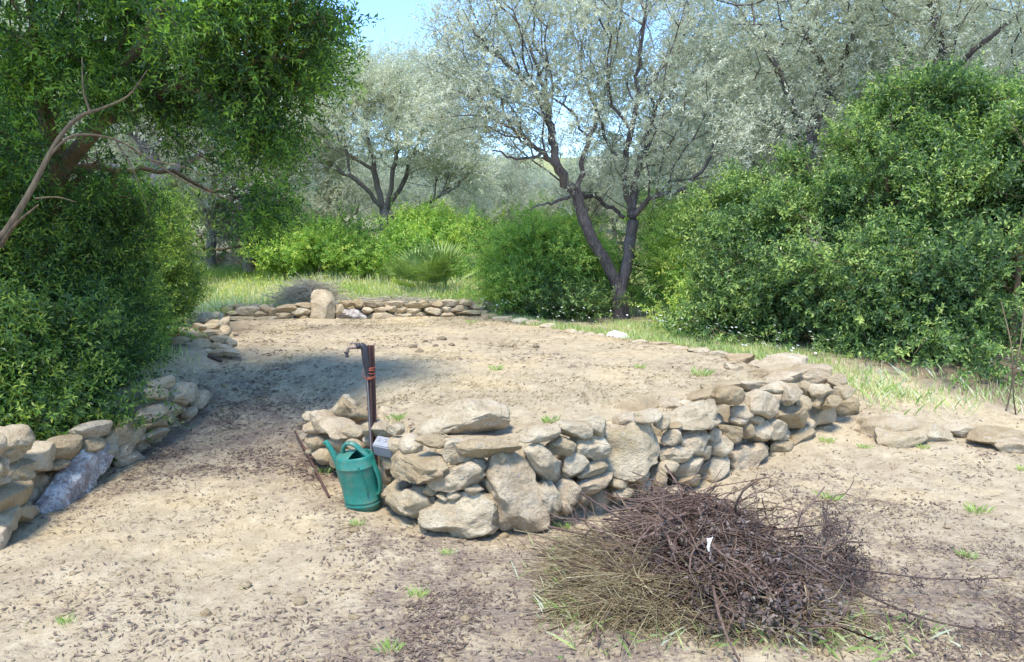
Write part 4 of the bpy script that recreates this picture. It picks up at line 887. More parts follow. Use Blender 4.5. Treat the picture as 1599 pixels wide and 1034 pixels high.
# grey trunks on the left
def trunk_tree(seed, label, u, D, limbs, E, n, rroot, **k):
    return leaning(seed, 'olive_tree', label, u, D, limbs, E, n, rroot, bark=M['bark_pale'], **k)
trunk_tree(74, 'olive with grey forked trunk showing between the left bushes', 250, 10.5, [([(252, 440, 0), (250, 370, 0), (248, 310, 0), (252, 280, 0)], .12, .08), ([(252, 280, 0), (220, 225, .2), (160, 180, .4)], .05, .02), ([(252, 280, 0), (310, 240, .4), (370, 205, .6)], .05, .015), ([(248, 300, 0), (180, 262, -.2), (120, 258, -.3)], .05, .02)],
           [pxell(200, 180, 11, 100, 60, 1.2), pxell(330, 190, 11, 80, 50, 1.0), pxell(260, 110, 11, 120, 60, 1.2)], 500, .13, minpl=1.4)
trunk_tree(75, 'far olive with straight pale trunk beside the short far wall', 390, 17.6, [([(390, 425, 0), (389, 385, 0), (388, 350, 0)], .13, .10), ([(388, 350, 0), (360, 300, 0), (310, 265, 0)], .07, .02), ([(388, 350, 0), (420, 295, 0), (470, 265, 0)], .07, .02), ([(388, 350, 0), (385, 290, .5), (390, 240, .8)], .04, .012)],
           [pxell(320, 245, 17.6, 60, 45, 1.5), pxell(400, 220, 17.8, 80, 50, 1.6), pxell(460, 250, 17.6, 40, 40, 1.2), pxell(350, 290, 17.6, 80, 30, 1.2, .4)], 500, .14, minpl=1.6, leafk=dict(n=12, L=.34, ll=.085, lw=.022, ang=42, tvar=.45), rtip=.007)

# dwarf fan palm: every frond a part
pr = on_g(672, 460); fp = thing('dwarf_fan_palm', 'dwarf fan palm with spiky fronds standing in the meadow behind the back wall', 'palm', pr); fp.scale = (1.3, 1.3, 1.3)
r = np.random.default_rng(81)
def frond_mesh():
    V, T = [], []
    for k in range(15):
        a = (k-7)*R(11); d = np.array([math.sin(a), math.cos(a), .10*abs(k-7)/7]); s = np.array([math.cos(a), -math.sin(a), 0])*.5
        L = .42*(1-.15*abs(k-7)/7); b = np.array([0, .30, 0]); 
        V.append([b, b+d*L*.5+s*.034, b+d*L+np.array([0, 0, -.04]), b+d*L*.5-s*.034+np.array([0, 0, .008])]); T.append(.3+.5*r.random())
    V.append([np.array([-.006, 0, 0]), np.array([.006, 0, 0]), np.array([.006, .31, 0]), np.array([-.006, .31, 0])]); T.append(.5)
    return quads_mesh('frond', np.array(V), np.array(T), M['palm'])
fm = [frond_mesh() for _ in range(3)]
for k in range(44):
    a = k*2.4; el = R(25+62*((k+.5)/44)**.8); o = obj('frond', fm[k % 3], fp); o.rotation_euler = (el, 0, a); o.location = (r.uniform(-.28, .28), r.uniform(-.15, .15), r.uniform(0, .15)); s = r.uniform(.75, 1.1); o.scale = (s, s, s)

# ------------------------------------------------------------------ ground cover
r = np.random.default_rng(91)
def gpts(n, x0, x1, y0, y1, dens, r=r):
    out = []
    while sum(map(len, out)) < n:
        x = r.uniform(x0, x1, n*2); y = r.uniform(y0, y1, n*2); k = r.uniform(0, 1, n*2) < dens(x, y); out.append(np.stack([x[k], y[k]], -1))
    return np.concatenate(out)[:n]
def blades(P, r, hgt, wid, lean=.35, tint=.4, tvar=.4, clump=None):
    n = len(P); z = H(P[:, 0], P[:, 1]); b = np.stack([P[:, 0], P[:, 1], z-.01], -1); a = r.uniform(0, 6.28, n); h = hgt*r.uniform(.45, 1.4, n)
    d = np.stack([np.cos(a), np.sin(a), 0*a], -1); s = np.stack([-np.sin(a+.5), np.cos(a+.5), 0*a], -1)*(wid*r.uniform(.6, 1.3, n))[:, None]; l = (lean*r.uniform(.2, 1.5, n)*h)[:, None]
    V = np.stack([b-s, b+s, b+d*l+np.array([0, 0, 1.])*h[:, None], b+d*l*.35+np.array([0, 0, 1.])*h[:, None]*.55-s], 1)
    t = tint if clump is None else clump
    return V, np.clip(t+r.normal(0, tvar, n), 0, 1)
def inview(x, y): return np.abs(x) < y*.75+.8
def path_gap(x, y):   # trodden strip running back between the bushes
    c = np.interp(y, [12, 16, 22, 30], [.0, -.5, -1.1, -1.6]); return 1-.85*np.exp(-((x-c)/.55)**2)
def meadow(x, y): return green_f(x, y)*inview(x, y)*path_gap(x, y)*(.35+.65*(fbm(np.stack([x*.7, y*.7, 0*x], -1), 3, 44) > .45))
P = gpts(52000, -8, 7, 11.6, 21, meadow); cl = np.clip(.42+(fbm(np.stack([P[:, 0]*.6, P[:, 1]*.6, 0*P[:, 0]], -1), 3, 51)-.5)*1.6+.10, 0, 1)
V, T = blades(P, r, .17, .007, clump=cl, tvar=.18); tag(obj('meadow_grass', quads_mesh('meadow_grass', V, T, M['grass'])), 'sunlit yellow green grass of the meadow behind the terrace', 'grass', kind='stuff')
def edge_d(x, y):
    a = np.exp(-((dist_line(x, y, np.concatenate([RIM[2:], BACK[:1]])))/.35)**2)*(~in_poly(x, y, POLY)); a = a*~((x < -.5)&(y < 12.3)); b = np.exp(-((x+3.45)/.25)**2)*(y > 6.2)*(y < 7.6)*.5
    rk = np.exp(-((y-(6.75-.05*(x-3.3)))/.16)**2)*(x > 3.2)*(x < 6)*.3; bk = np.exp(-((x-np.interp(y, [7, 8, 9, 10], [3.2, 2.9, 2.2, 1.7]))/.35)**2)*(y > 7)*(y < 11)*.5
    return np.clip(a+b+rk+bk, 0, 1)*.9
P = gpts(15000, -5, 6, 6, 13, edge_d); V, T = blades(P, r, .075, .0035, tint=.42, tvar=.3); tag(obj('edge_grass', quads_mesh('edge_grass', V, T, M['grass'])), 'mixed green and straw coloured weeds along the rim of the terrace and bush edges', 'grass', kind='stuff')
P = gpts(1500, 2.9, 6.2, 6.2, 8, lambda x, y: np.exp(-((y-6.75)/.3)**2)*sstep(2.9, 3.3, x)*(fbm(np.stack([x*2.5, y*2.5, 0*x], -1), 3, 63) > .47), r); V, T = blades(P, r, .10, .0032, .7, tint=.62, tvar=.35)
tag(obj('tall_weeds', quads_mesh('tall_weeds', V, T, M['grass'])), 'tangle of green and dry weeds between the half buried kerb stones and the right bush', 'weeds', kind='stuff')
def flowers(name, n, box, dens, mat, size, zoff, label, seed):
    r = np.random.default_rng(seed); P = gpts(n, *box, dens, r); z = H(P[:, 0], P[:, 1])+r.uniform(*zoff, n); c = np.stack([P[:, 0], P[:, 1], z], -1); V = []
    for q in range(2):
        a = r.uniform(0, 3.14, n); d = np.stack([np.cos(a), np.sin(a), r.uniform(-.3, .3, n)], -1)*size; s = np.stack([-np.sin(a), np.cos(a), r.uniform(.2, .6, n)], -1)*size; V.append(np.stack([c-d, c-s, c+d, c+s], 1))
    V = np.concatenate(V); tag(obj(name, quads_mesh(name, V, r.uniform(0, 1, len(V)), mat)), label, 'flowers', kind='stuff')
fd = lambda x, y: meadow(x, y)*(blob(x, y, -4.6, 14, 1.6, 2.2)+.25*blob(x, y, -1, 14, 2.5, 2)+.03)
flowers('yellow_flowers', 1500, (-8, 5, 12, 19), fd, M['flower'], .014, (.08, .2), 'small yellow flowers dotted through the meadow grass on the left', 92)
flowers('white_flowers', 130, (-5, 6, 6.3, 12), lambda x, y: edge_d(x, y), M['white_flower'], .016, (.1, .32), 'scattered small white flowers among the weeds at the bush edges', 93)
# leaf litter and pebbles
def lit_d(x, y): return np.clip(.03+mulch_f(x, y)**1.4*.9, 0, 1)*(.15+.85*sstep(.42, .6, fbm(np.stack([x*3.1, y*3.1, 0*x], -1), 3, 77)))*inview(x, y)*np.minimum(1, (3.2/np.maximum(y, 1.5))**1.3)
P = gpts(52000, -7, 7, 2.0, 12, lit_d); n = len(P); z = H(P[:, 0], P[:, 1])+.002; a = r.uniform(0, 6.28, n); ln = r.gamma(3.0, .0075, n).clip(.006, .05)*np.clip(P[:, 1]/5, .85, 1.5); tz = r.normal(0, .25, n)
d = np.stack([np.cos(a), np.sin(a), tz*.5], -1)*ln[:, None]*.5; s = np.stack([-np.sin(a), np.cos(a), r.normal(0, .3, n)], -1)*(ln*r.uniform(.07, .17, n))[:, None]
c = np.stack([P[:, 0], P[:, 1], z+np.abs(tz)*ln*.3+.002], -1); V = np.stack([c-d, c-s, c+d, c+s+np.array([0, 0, .001])], 1)
tag(obj('leaf_litter', quads_mesh('leaf_litter', V, np.clip(r.beta(1.6, 2.6, n), 0, 1), M['litter'])), 'small brown fallen leaves and bark crumbs scattered over the sandy ground', 'leaf litter', kind='stuff')
def peb_d(x, y): return np.clip(.12+mulch_f(x, y)*.8+1.0*np.exp(-(dist_line(x, y, FRONT)/.3)**2), 0, 1)*inview(x, y)*np.minimum(1, (3/np.maximum(y, 1.5))**1.5)
P = gpts(5200, -5, 6, 2.0, 11, peb_d); n = len(P); z = H(P[:, 0], P[:, 1]); V0, F0 = ICO[1]
sz = (r.pareto(2.6, n)*.004+.004).clip(.003, .028); jit = 1+r.normal(0, .14, (n, len(V0), 1)); S = np.stack([sz*r.uniform(.8, 1.4, n), sz*r.uniform(.8, 1.4, n), sz*r.uniform(.5, .8, n)], -1)
PV = V0[None]*jit*S[:, None]+np.stack([P[:, 0], P[:, 1], z+sz*.2], -1)[:, None]; PF = F0[None]+np.arange(n)[:, None, None]*len(V0)
tag(obj('pebbles', mesh_np('pebbles', PV.reshape(-1, 3), PF.reshape(-1, 3), M['stone'], True)), 'loose pebbles and stone crumbs on the ground near the wall', 'pebbles', kind='stuff')

def dry_d(x, y): return np.clip((in_poly(x, y, POLY)*.8+.25)*sstep(.45, .62, fbm(np.stack([x*1.4, y*1.4, 0*x], -1), 3, 61))+.04, 0, 1)*inview(x, y)
P = gpts(26000, -5, 6, 2.6, 12.2, dry_d); V, T = blades(P, r, .028, .0022, 1.6, tint=.78, tvar=.25)
tag(obj('dry_grass', quads_mesh('dry_grass', V, T*.8, M['straw'])), 'short bleached stubble of dry grass lying over the terrace and open ground', 'grass', kind='stuff')
for k, (x0, lab) in enumerate([(1588, 'thin bare pale stem rising into the bush at the right edge of the photo'), (1577, 'second thin bare stem just left of the other at the right edge bush')]):
    g0 = on_g(x0-8*k, 648-6*k); T = Tubes(); u1 = x0+4; D1 = g0[1]
    T.add(smooth_line([g0-np.array([0, 0, .05]), at(x0-6+9*k, 600, D1), at(x0+5-3*k, 540, D1+.05), at(x0+(12 if k == 0 else -14), 470, D1+.45)], 5), np.linspace(.0065, .004, 16), 6)
    tag(obj('bare_stem', T.mesh('bare_stem', M['bark_brown'])), lab, 'stem')

# grass tufts one by one
def tuft_mesh(seed, n=60, h=.05):
    r = np.random.default_rng(seed); a = r.uniform(0, 6.28, n); q = r.uniform(0, .05, n); b = np.stack([np.cos(a)*q, np.sin(a)*q, 0*a-.006], -1); hh = h*r.uniform(.5, 1.3, n)
    d = np.stack([np.cos(a), np.sin(a), 0*a], -1); s = np.stack([-np.sin(a), np.cos(a), 0*a], -1)*.0013; l = (hh*r.uniform(.2, .9, n))[:, None]
    V = np.stack([b-s, b+s, b+d*l+np.array([0, 0, 1.])*hh[:, None]*.9, b+d*l*.4+np.array([0, 0, 1.])*hh[:, None]*.6-s], 1); return quads_mesh('grass_tuft', V, np.clip(r.normal(.42, .25, n), 0, 1), M['grass'])
TM = [tuft_mesh(k) for k in range(4)]
TU = [(1095, 586, 1.9, 'bright green tuft on the terrace near the right cap stones'), (775, 578, 1.5, 'faint grass tuft in the middle of the terrace'), (620, 655, 1.3, 'grass tuft on the terrace just right of the rusty post'), (505, 738, 1.3, 'little green weed between the iron rod and the watering can'),
      (880, 825, 1.2, 'green weed at the foot of the tall upright stone'), (652, 930, 1.1, 'small green tuft alone on the near mulch below the wall corner'), (1296, 780, 1.4, 'green seedling standing on bare ground above the dark withered branch'), (1290, 690, 1.3, 'weed growing at the foot of the wall right end'),
      (1525, 800, 1.4, 'grass patch on the bare ground near the right edge of the photo'), (1440, 700, 1.1, 'thin weed in front of the half buried kerb stones'), (105, 972, .9, 'tiny flat weed at the bottom left of the path'), (560, 820, 1.0, 'low weed in the sand under the green watering can'),
      (1510, 870, 1.0, 'small weed right of the brush heap on bare ground'), (1000, 575, 1.2, 'sparse dry tuft on the right half of the terrace'), (860, 660, 1.3, 'grass strip behind the flat cap stones of the wall'), (700, 865, .8, 'small weed touching the loose white stone'), (610, 1015, 1.1, 'little green tuft at the bottom edge of the photo'),
      (1600, 735, 1.0, 'faint weed at the right margin below the kerb'), (1350, 700, 1.0, 'thin pale tuft near the end of the wall on open ground'), (735, 505, 1.6, 'greenish tuft near the right end of the back wall')]
for k, (u, v, s, lab) in enumerate(TU):
    o = obj('grass_tuft', TM[k % 4], None, on_g(u, v)); o.rotation_euler = (0, 0, k*1.3); s *= .75; o.scale = (s, s, s); tag(o, lab, 'grass tuft', 'grass tufts on the bare ground')

# dry grass heap on the back wall
def strands(r, n, cen, rad, hgt, L, rr_, curl, k=3, seg=5, flat=.35, bias=None):
    """curved thin tubes, all vectorised; returns verts, faces"""
    a = r.uniform(0, 6.28, n); q = np.sqrt(r.uniform(0, 1, n)); cx = cen[0]+np.cos(a)*q*rad[0]; cy = cen[1]+np.sin(a)*q*rad[1]
    dome = np.maximum(0, 1-q*q)*hgt; z = H(cx, cy)+.008+dome*r.uniform(.0, 1.0, n)**.6
    az = r.uniform(0, 6.28, n) if bias is None else r.normal(bias[0], bias[1], n); d = nrm(np.stack([np.cos(az), np.sin(az), r.normal(0, flat, n)], -1))
    side = nrm(np.cross(d, np.array([0, 0, 1.]))+r.normal(0, .3, (n, 3))); ll = L*r.uniform(.35, 1.4, n); t = np.linspace(-.5, .5, seg)
    cv = r.normal(0, curl, n)
    C = np.stack([cx, cy, z], -1)[:, None]+d[:, None]*(t[None, :, None]*ll[:, None, None])+side[:, None]*((t**2)[None, :, None]*(cv*ll)[:, None, None]*2)+np.array([0, 0, 1.])*(-(t**2)[None, :, None]*(ll*.35)[:, None, None])+r.normal(0, .006, (n, seg, 3))*ll[:, None, None]*4
    zz = H(C[..., 0], C[..., 1], False)+.0; C[..., 2] = np.maximum(C[..., 2], zz+.006)
    R_ = rr_*r.uniform(.5, 1.6, n)[:, None]*np.linspace(1.15, .55, seg)[None]; th = np.arange(k)*2*math.pi/k; up = np.cross(side, d)
    ring = C[:, :, None]+R_[..., None, None]*(side[:, None, None]*np.cos(th)[None, None, :, None]+up[:, None, None]*np.sin(th)[None, None, :, None]); V = ring.reshape(-1, 3)
    i = np.arange(seg-1)[:, None]*k; j = np.arange(k)[None]; f = np.stack([i+j, i+(j+1) % k, i+k+(j+1) % k, i+k+j], -1).reshape(-1, 4)
    Fc = f[None]+np.arange(n)[:, None, None]*seg*k; return V, Fc.reshape(-1, 4), np.repeat(np.clip(r.normal(.5, .28, n), 0, 1), len(f))
def strand_obj(name, parts, mat, parent=None, off=None):
    Vs, Fs, Ts, k = [], [], [], 0
    for V, Fc, T_ in parts: Vs.append(V); Fs.append(Fc+k); Ts.append(T_); k += len(V)
    return obj(name, mesh_np(name, np.concatenate(Vs), np.concatenate(Fs), mat, True, np.concatenate(Ts)), parent, off)
r = np.random.default_rng(95)
hp2 = on_z(520, 462, .62); hp3 = on_g(480, 446)
dg = thing('dry_grass_heap', 'heap of bleached dry grass and stalks lying on the back wall left of the palm', 'dry grass', (hp2[0], hp2[1], .6))
c1 = on_z(560, 480, .6); c2 = on_z(480, 455, .75)
tag(strand_obj('dry_stalks', [strands(r, 2200, (c1[0]+.3, 12.6), (1.5, .7), .22, .4, .0035, .4), strands(r, 1300, (at(485, 440, 13.2)[0], 13.2), (.5, .5), .42, .6, .004, .6), strands(r, 900, (at(700, 480, 12.2)[0]+.2, 12.2), (1.2, .35), .08, .3, .003, .4)], M['bleached'], dg, -np.array(dg.location)), kind='stuff')

# ------------------------------------------------------------------ brush heap
r = np.random.default_rng(96); c = PILE
bp = thing('brush_heap', 'big heap of purplish dry twigs and withered weeds lying in front of the wall', 'brush pile', (c[0], c[1], 0)); off = -np.array(bp.location)
tag(strand_obj('dry_twigs', [strands(r, 3000, (c[0]+.04, c[1]+.12), (.47, .47), .40, .16, .0027, 1.5), strands(r, 700, (c[0]-.05, c[1]+.1), (.50, .48), .34, .22, .0024, 1.2), strands(r, 700, (c[0]+.0, c[1]+.24), (.33, .26), .42, .34, .0042, .7, bias=(-.5, .45)), strands(r, 900, (c[0]+.1, c[1]-.10), (.48, .33), .2, .2, .0032, .8)], M['twig'], bp, off), kind='stuff')
tag(strand_obj('dry_stalks', [strands(r, 1300, (c[0]-.38, c[1]+.16), (.24, .34), .15, .18, .0019, 1.6), strands(r, 700, (c[0]-.46, c[1]-.02), (.18, .3), .08, .18, .0017, 1.0), strands(r, 600, (c[0]-.25, c[1]+.0), (.3, .3), .22, .2, .0018, 1.8), strands(r, 500, (c[0]+.0, c[1]+.0), (.6, .5), .27, .26, .0017, 1.2), strands(r, 1300, (c[0]+.24, c[1]+.30), (.20, .34), .30, .26, .0018, .7), strands(r, 1100, (c[0]-.32, c[1]-.24), (.24, .18), .16, .18, .0018, 2.0), strands(r, 900, (c[0]+.15, c[1]-.32), (.5, .16), .09, .24, .0018, .5)], M['straw'], bp, off), kind='stuff')
def heap_leaves(r, n, cen, rad, hgt, size):
    a = r.uniform(0, 6.28, n); q = np.sqrt(r.uniform(0, 1, n)); x = cen[0]+np.cos(a)*q*rad[0]; y = cen[1]+np.sin(a)*q*rad[1]; z = H(x, y)+.01+(1-q*q)*hgt*r.uniform(.3, 1.02, n)
    return sprigs(np.stack([x, y, z], -1), r.normal(0, 1, (n, 3))+np.array([0, 0, .4]), r, n=4, L=size*1.2, ll=size, lw=size*.42, ang=60, tint0=.45, tvar=.6, curl=.5)
A = [heap_leaves(r, 1500, (c[0]+.08, c[1]+.0), (.46, .46), .38, .030), heap_leaves(r, 500, (c[0]+.2, c[1]-.25), (.4, .25), .15, .042), heap_leaves(r, 260, (c[0]+.62, c[1]+.22), (.22, .26), .14, .028)]
tag(obj('withered_leaves', quads_mesh('withered_leaves', np.concatenate([q[0] for q in A]), np.concatenate([q[1] for q in A]), M['withered']), bp, off), kind='stuff')
A = [heap_leaves(r, 260, (c[0]-.66, c[1]-.02), (.12, .35), .05, .026), heap_leaves(r, 220, (c[0]+.25, c[1]-.33), (.4, .15), .07, .030)]
P = gpts(1000, c[0]-.9, c[0]+1.0, c[1]-.6, c[1]+.6, lambda x, y: np.clip(blob(x, y, c[0]-.58, c[1]-.05, .10, .35)+blob(x, y, c[0]+.25, c[1]-.42, .5, .13)+.5*blob(x, y, c[0]+.3, c[1]+.2, .2, .3), 0, 1), r)
V, T = blades(P, r, .06, .0012, 1.1, tint=.3, tvar=.3)
tag(obj('green_weeds', quads_mesh('green_weeds', V, T+.15, M['grass']), bp, off), kind='stuff')
def forked(name, n, seed, rad, rr0, mat):
    r = np.random.default_rng(seed); T = Tubes()
    for k in range(n):
        a = r.uniform(0, 6.28); q = math.sqrt(r.random()); x, y = c[0]+math.cos(a)*q*rad[0], c[1]+.08+math.sin(a)*q*rad[1]; z = Hs(x, y)+.02+(1-q*q)*rad[2]*r.uniform(.5, 1.08)
        def br(p, d, L, rad_, lev):
            m = 5; P_ = [p]
            for _ in range(m): d = nrm(d+r.normal(0, .28, 3)+np.array([0, 0, -.05])); P_.append(P_[-1]+d*L/m)
            P_ = np.array(P_); P_[:, 2] = np.maximum(P_[:, 2], H(P_[:, 0], P_[:, 1])+rad_); T.add(P_, np.linspace(rad_, rad_*.5, m+1), 5, float(r.random()))
            if lev < 2:
                for q_ in r.integers(1, m, 3): br(P_[q_], nrm(d+r.normal(0, .7, 3)), L*r.uniform(.35, .6), rad_*.55, lev+1)
        br(np.array([x, y, z]), nrm(r.normal(0, 1, 3)*np.array([1, .8, .25])), r.uniform(.25, .55), r.uniform(*rr0), 0)
    return T.mesh(name, mat)
tag(obj('forked_sticks', forked('forked_sticks', 85, 5, (.50, .42, .37), (.004, .010), M['twig']), bp, off), kind='stuff')
# long dark branches that stick out to the right
def long_branch(label, pts, r0, twigs, seed, name='dry_branch'):
    r = np.random.default_rng(seed); L = np.array([on_z(u, v, z) for u, v, z in pts]); L = smooth_line(L, 5); T = Tubes(); t = thing(name, label, 'branch', L[0]); T.add(L, np.linspace(r0, r0*.4, len(L)), 6)
    V = []
    for k in range(twigs):
        q = r.integers(2, len(L)-1); p = L[q]; d = nrm(r.normal(0, 1, 3)*np.array([1, 1, .35])+np.array([.4, 0, -.05])); ln = r.uniform(.05, .15); pts_ = np.array([p, p+d*ln*.5+r.normal(0, .008, 3), p+d*ln+r.normal(0, .012, 3)]); pts_[:, 2] = np.maximum(pts_[:, 2], H(pts_[:, 0], pts_[:, 1])+.006)
        T.add(smooth_line(pts_, 2), np.linspace(r0*.4, r0*.15, 5), 4); V += [pts_[1], pts_[2]]
    obj('stem', T.mesh('stem', M['dark_twig']), t, -np.array(t.location))
    if V:
        V = np.array(V); W_, Tt = sprigs(V, r.normal(0, 1, V.shape), r, n=7, L=.05, ll=.022, lw=.008, ang=60, tint0=.1, tvar=.25, curl=.6); W_[..., 2] = np.maximum(W_[..., 2], .003); obj('leaves', quads_mesh('leaves', W_, Tt, M['withered']), t, -np.array(t.location))
    return t
long_branch('longest dark branch running from the brush heap down to the right edge of the photo', [(1160, 820, .20), (1250, 868, .17), (1330, 915, .10), (1400, 950, .07), (1480, 975, .05), (1560, 985, .05), (1640, 992, .04)], .0065, 30, 1)
long_branch('upper straight dark branch reaching right from the brush heap over open ground', [(1200, 850, .18), (1290, 878, .14), (1380, 895, .10), (1480, 905, .06), (1580, 902, .05)], .0050, 22, 2)
long_branch('thick purple brown branch lying across the top of the heap', [(1030, 765, .30), (1100, 800, .32), (1180, 835, .28), (1260, 880, .2), (1320, 925, .1)], .0085, 14, 3)
long_branch('withered reddish brown plant with dry leaves lying on bare ground right of the heap', [(1285, 790, .03), (1295, 815, .06), (1270, 845, .08), (1240, 870, .09), (1215, 885, .08)], .005, 90, 4, 'dry_branch')
long_branch('second withered dark sprig standing right of the brush heap', [(1330, 925, .03), (1325, 880, .12), (1312, 850, .16), (1300, 820, .18)], .004, 60, 5)
long_branch('bleached pale stick lying at the front right of the heap', [(1150, 930, .13), (1190, 950, .10), (1250, 985, .04), (1290, 1003, .02)], .006, 0, 6)
# white scrap on the heap
P = on_z(1108, 852, .40); sp = bpy.data.meshes.new('paper_scrap')
pts = .62*np.array([(-.02, 0, .045), (.012, .0, .05), (.025, .01, .055), (-.012, -.008, .02), (.004, -.01, .025), (-.018, -.004, -.01), (-.004, -.012, -.008), (-.008, .0, -.04), (.002, -.004, -.038)])
pv = np.concatenate([pts, pts+np.array([0, .003, 0])]); fq = [(0, 1, 4, 3), (1, 2, 2, 4), (3, 4, 6, 5), (5, 6, 8, 7)]; tri = [(0, 1, 4), (0, 4, 3), (1, 2, 4), (3, 4, 6), (3, 6, 5), (5, 6, 8), (5, 8, 7)]
tri = tri+[(c_+9, b_+9, a_+9) for a_, b_, c_ in tri]
tag(obj('paper_scrap', mesh_np('paper_scrap', pv, tri, M['paper'], True), None, P), 'crumpled white scrap caught on top of the brush heap', 'scrap')

# ------------------------------------------------------------------ watering can
def loft(rings, k=40, close_bottom=True, n_exp=2.0):
    """rings: (z, rx, ry, ox)"""
    th = np.arange(k)*2*math.pi/k; c, s = np.cos(th), np.sin(th); e = 2/n_exp
    V = [np.stack([ox+rx*np.sign(c)*abs(c)**e, ry*np.sign(s)*abs(s)**e, 0*c+z], -1) for z, rx, ry, ox in rings]; n = len(rings); V = np.concatenate(V)
    i = np.arange(n-1)[:, None]*k; j = np.arange(k)[None]; Fc = np.stack([i+j, i+(j+1) % k, i+k+(j+1) % k, i+k+j], -1).reshape(-1, 4); Ft = np.concatenate([Fc[:, [0, 1, 2]], Fc[:, [0, 2, 3]]])
    if close_bottom:
        V = np.vstack([V, [rings[0][3], 0, rings[0][0]]]); q = np.arange(k); Ft = np.vstack([Ft, np.stack([(q+1) % k, q, np.full(k, len(V)-1)], -1)])
    return V, Ft
cb = on_g(566, 799); CANZ = Hs(cb[0], cb[1])
can = thing('watering_can', 'green plastic watering can with dark opening standing against the wall corner beside the post', 'watering can', (cb[0], cb[1]+.07, CANZ-.008)); can.rotation_euler = (R(8), R(-6), R(-16))
B = [(0, .088, .066, 0), (.004, .098, .074, 0), (.035, .104, .080, 0), (.040, .112, .086, 0), (.050, .112, .086, 0), (.055, .107, .082, 0), (.062, .107, .082, 0), (.064, .110, .085, 0), (.070, .110, .085, 0), (.073, .108, .083, 0), (.16, .112, .086, 0), (.27, .116, .089, 0), (.278, .117, .090, 0), (.281, .121, .094, 0), (.288, .121, .094, 0), (.292, .118, .091, 0), (.335, .115, .088, 0), (.348, .110, .083, 0), (.352, .106, .079, 0), (.348, .103, .076, 0), (.30, .108, .082, 0), (.06, .098, .074, 0)]
V, Fc = loft(B, 48, True, 2.35); V = np.vstack([V, [0, 0, .06]]); kq = np.arange(48); Fc = np.vstack([Fc, np.stack([len(B)*48-48+kq, len(B)*48-48+(kq+1) % 48, np.full(48, len(V)-1)], -1)])
obj('body', mesh_np('body', V, Fc, M['can'], True), can)
# domed cover over the spout half of the opening
gx, gy = 9, 17; VV = []; 
for a in range(gx):
    for b in range(gy):
        th = math.pi/2+math.pi*b/(gy-1); q = a/(gx-1); x = .108*q*math.cos(th)+.0; y = .081*q*math.sin(th); x = x if q > 0 else 0; VV.append((x+.012*(1-q), y, .350+.020*(1-q**2)*(1 if True else 0)))
VV = np.array(VV); V2 = np.vstack([VV, VV-np.array([0, 0, .004])]); Fq = []
n0 = gx*gy
for a in range(gx-1):
    for b in range(gy-1):
        p = a*gy+b; Fq += [(p, p+gy, p+gy+1, p+1), (n0+p, n0+p+1, n0+p+gy+1, n0+p+gy)]
for a in range(gx-1):
    for b in (0, gy-1): p = a*gy+b; Fq.append((p, p+gy, n0+p+gy, n0+p))
obj('cover', mesh_np('cover', V2, Fq, M['can'], True), can)
T = Tubes(); L = smooth_line([(-.070, 0, .356), (-.062, 0, .392), (-.030, 0, .420), (.012, 0, .412), (.052, 0, .372), (.098, 0, .318), (.128, 0, .24), (.134, 0, .17), (.124, 0, .115), (.104, 0, .095)], 5); T.add(L, [.0125]*len(L), 10); T.add(L+np.array([0, .011, 0]), [.0095]*len(L), 8); T.add(L-np.array([0, .011, 0]), [.0095]*len(L), 8)
obj('handle', T.mesh('handle', M['can']), can)
T = Tubes(); L = smooth_line([(-.085, .01, .08), (-.112, .012, .18), (-.126, .014, .28), (-.148, .015, .36), (-.178, .016, .425)], 5); T.add(L, np.linspace(.028, .0145, len(L)), 12)
sp_ = obj('spout', T.mesh('spout', M['can']), can)
T = Tubes(); T.add([L[-1], L[-1]+np.array([-.004, 0, .009])], [.0175, .0175], 12); obj('spout_rim', T.mesh('spout_rim', M['can_dark']), sp_)
# raised seams on the front
T = Tubes(); T.add(smooth_line([(.060, -.083, .30), (.075, -.078, .22), (.082, -.072, .15), (.075, -.074, .125)], 4), [.004]*13, 6); obj('seam', T.mesh('seam', M['can']), can)

# ------------------------------------------------------------------ tap post
def box_mesh(name, dims, mat, bev=.004, seg=2):
    bm = bmesh.new(); bmesh.ops.create_cube(bm, size=1); bmesh.ops.scale(bm, vec=dims, verts=bm.verts); bmesh.ops.bevel(bm, geom=bm.edges[:], offset=bev, segments=seg, affect='EDGES'); me = bpy.data.meshes.new(name); bm.to_mesh(me); bm.free(); me.materials.append(mat); return me
DP = 4.62; p0 = at(586, 760, DP); p0[2] = .0; p1 = at(579, 539, DP)
tp = thing('tap_post', 'rusty upright steel post carrying a small brass garden tap beside the watering can', 'tap post', p0); off = -np.array(p0)
ax = nrm(p1-p0); ln = np.linalg.norm(p1-p0)
def bar(name, x, y, wx, wy, l, z0, mat, parent):
    o = obj(name, box_mesh(name, (wx, wy, l), mat, .0015, 1), parent); o.rotation_euler = Vector(ax).to_track_quat('Z', 'Y').to_euler(); q = ax*(z0+l/2); o.location = (x+q[0], y+q[1], q[2]); return o
bar('post', 0, 0, .006, .044, ln+.05, -.05, M['rust'], tp).rotation_euler.rotate_axis('Z', .0)
bar('post_flange', -.0, -.026, .046, .006, ln+.05, -.05, M['rust'], tp)
T = Tubes(); top = p1+off; T.add([np.array([-.010, -.048, .30])+ax*0, np.array([top[0]-.018, -.044, top[2]-.17])], [.009, .009], 8); obj('water_pipe', T.mesh('water_pipe', M['black']), tp)
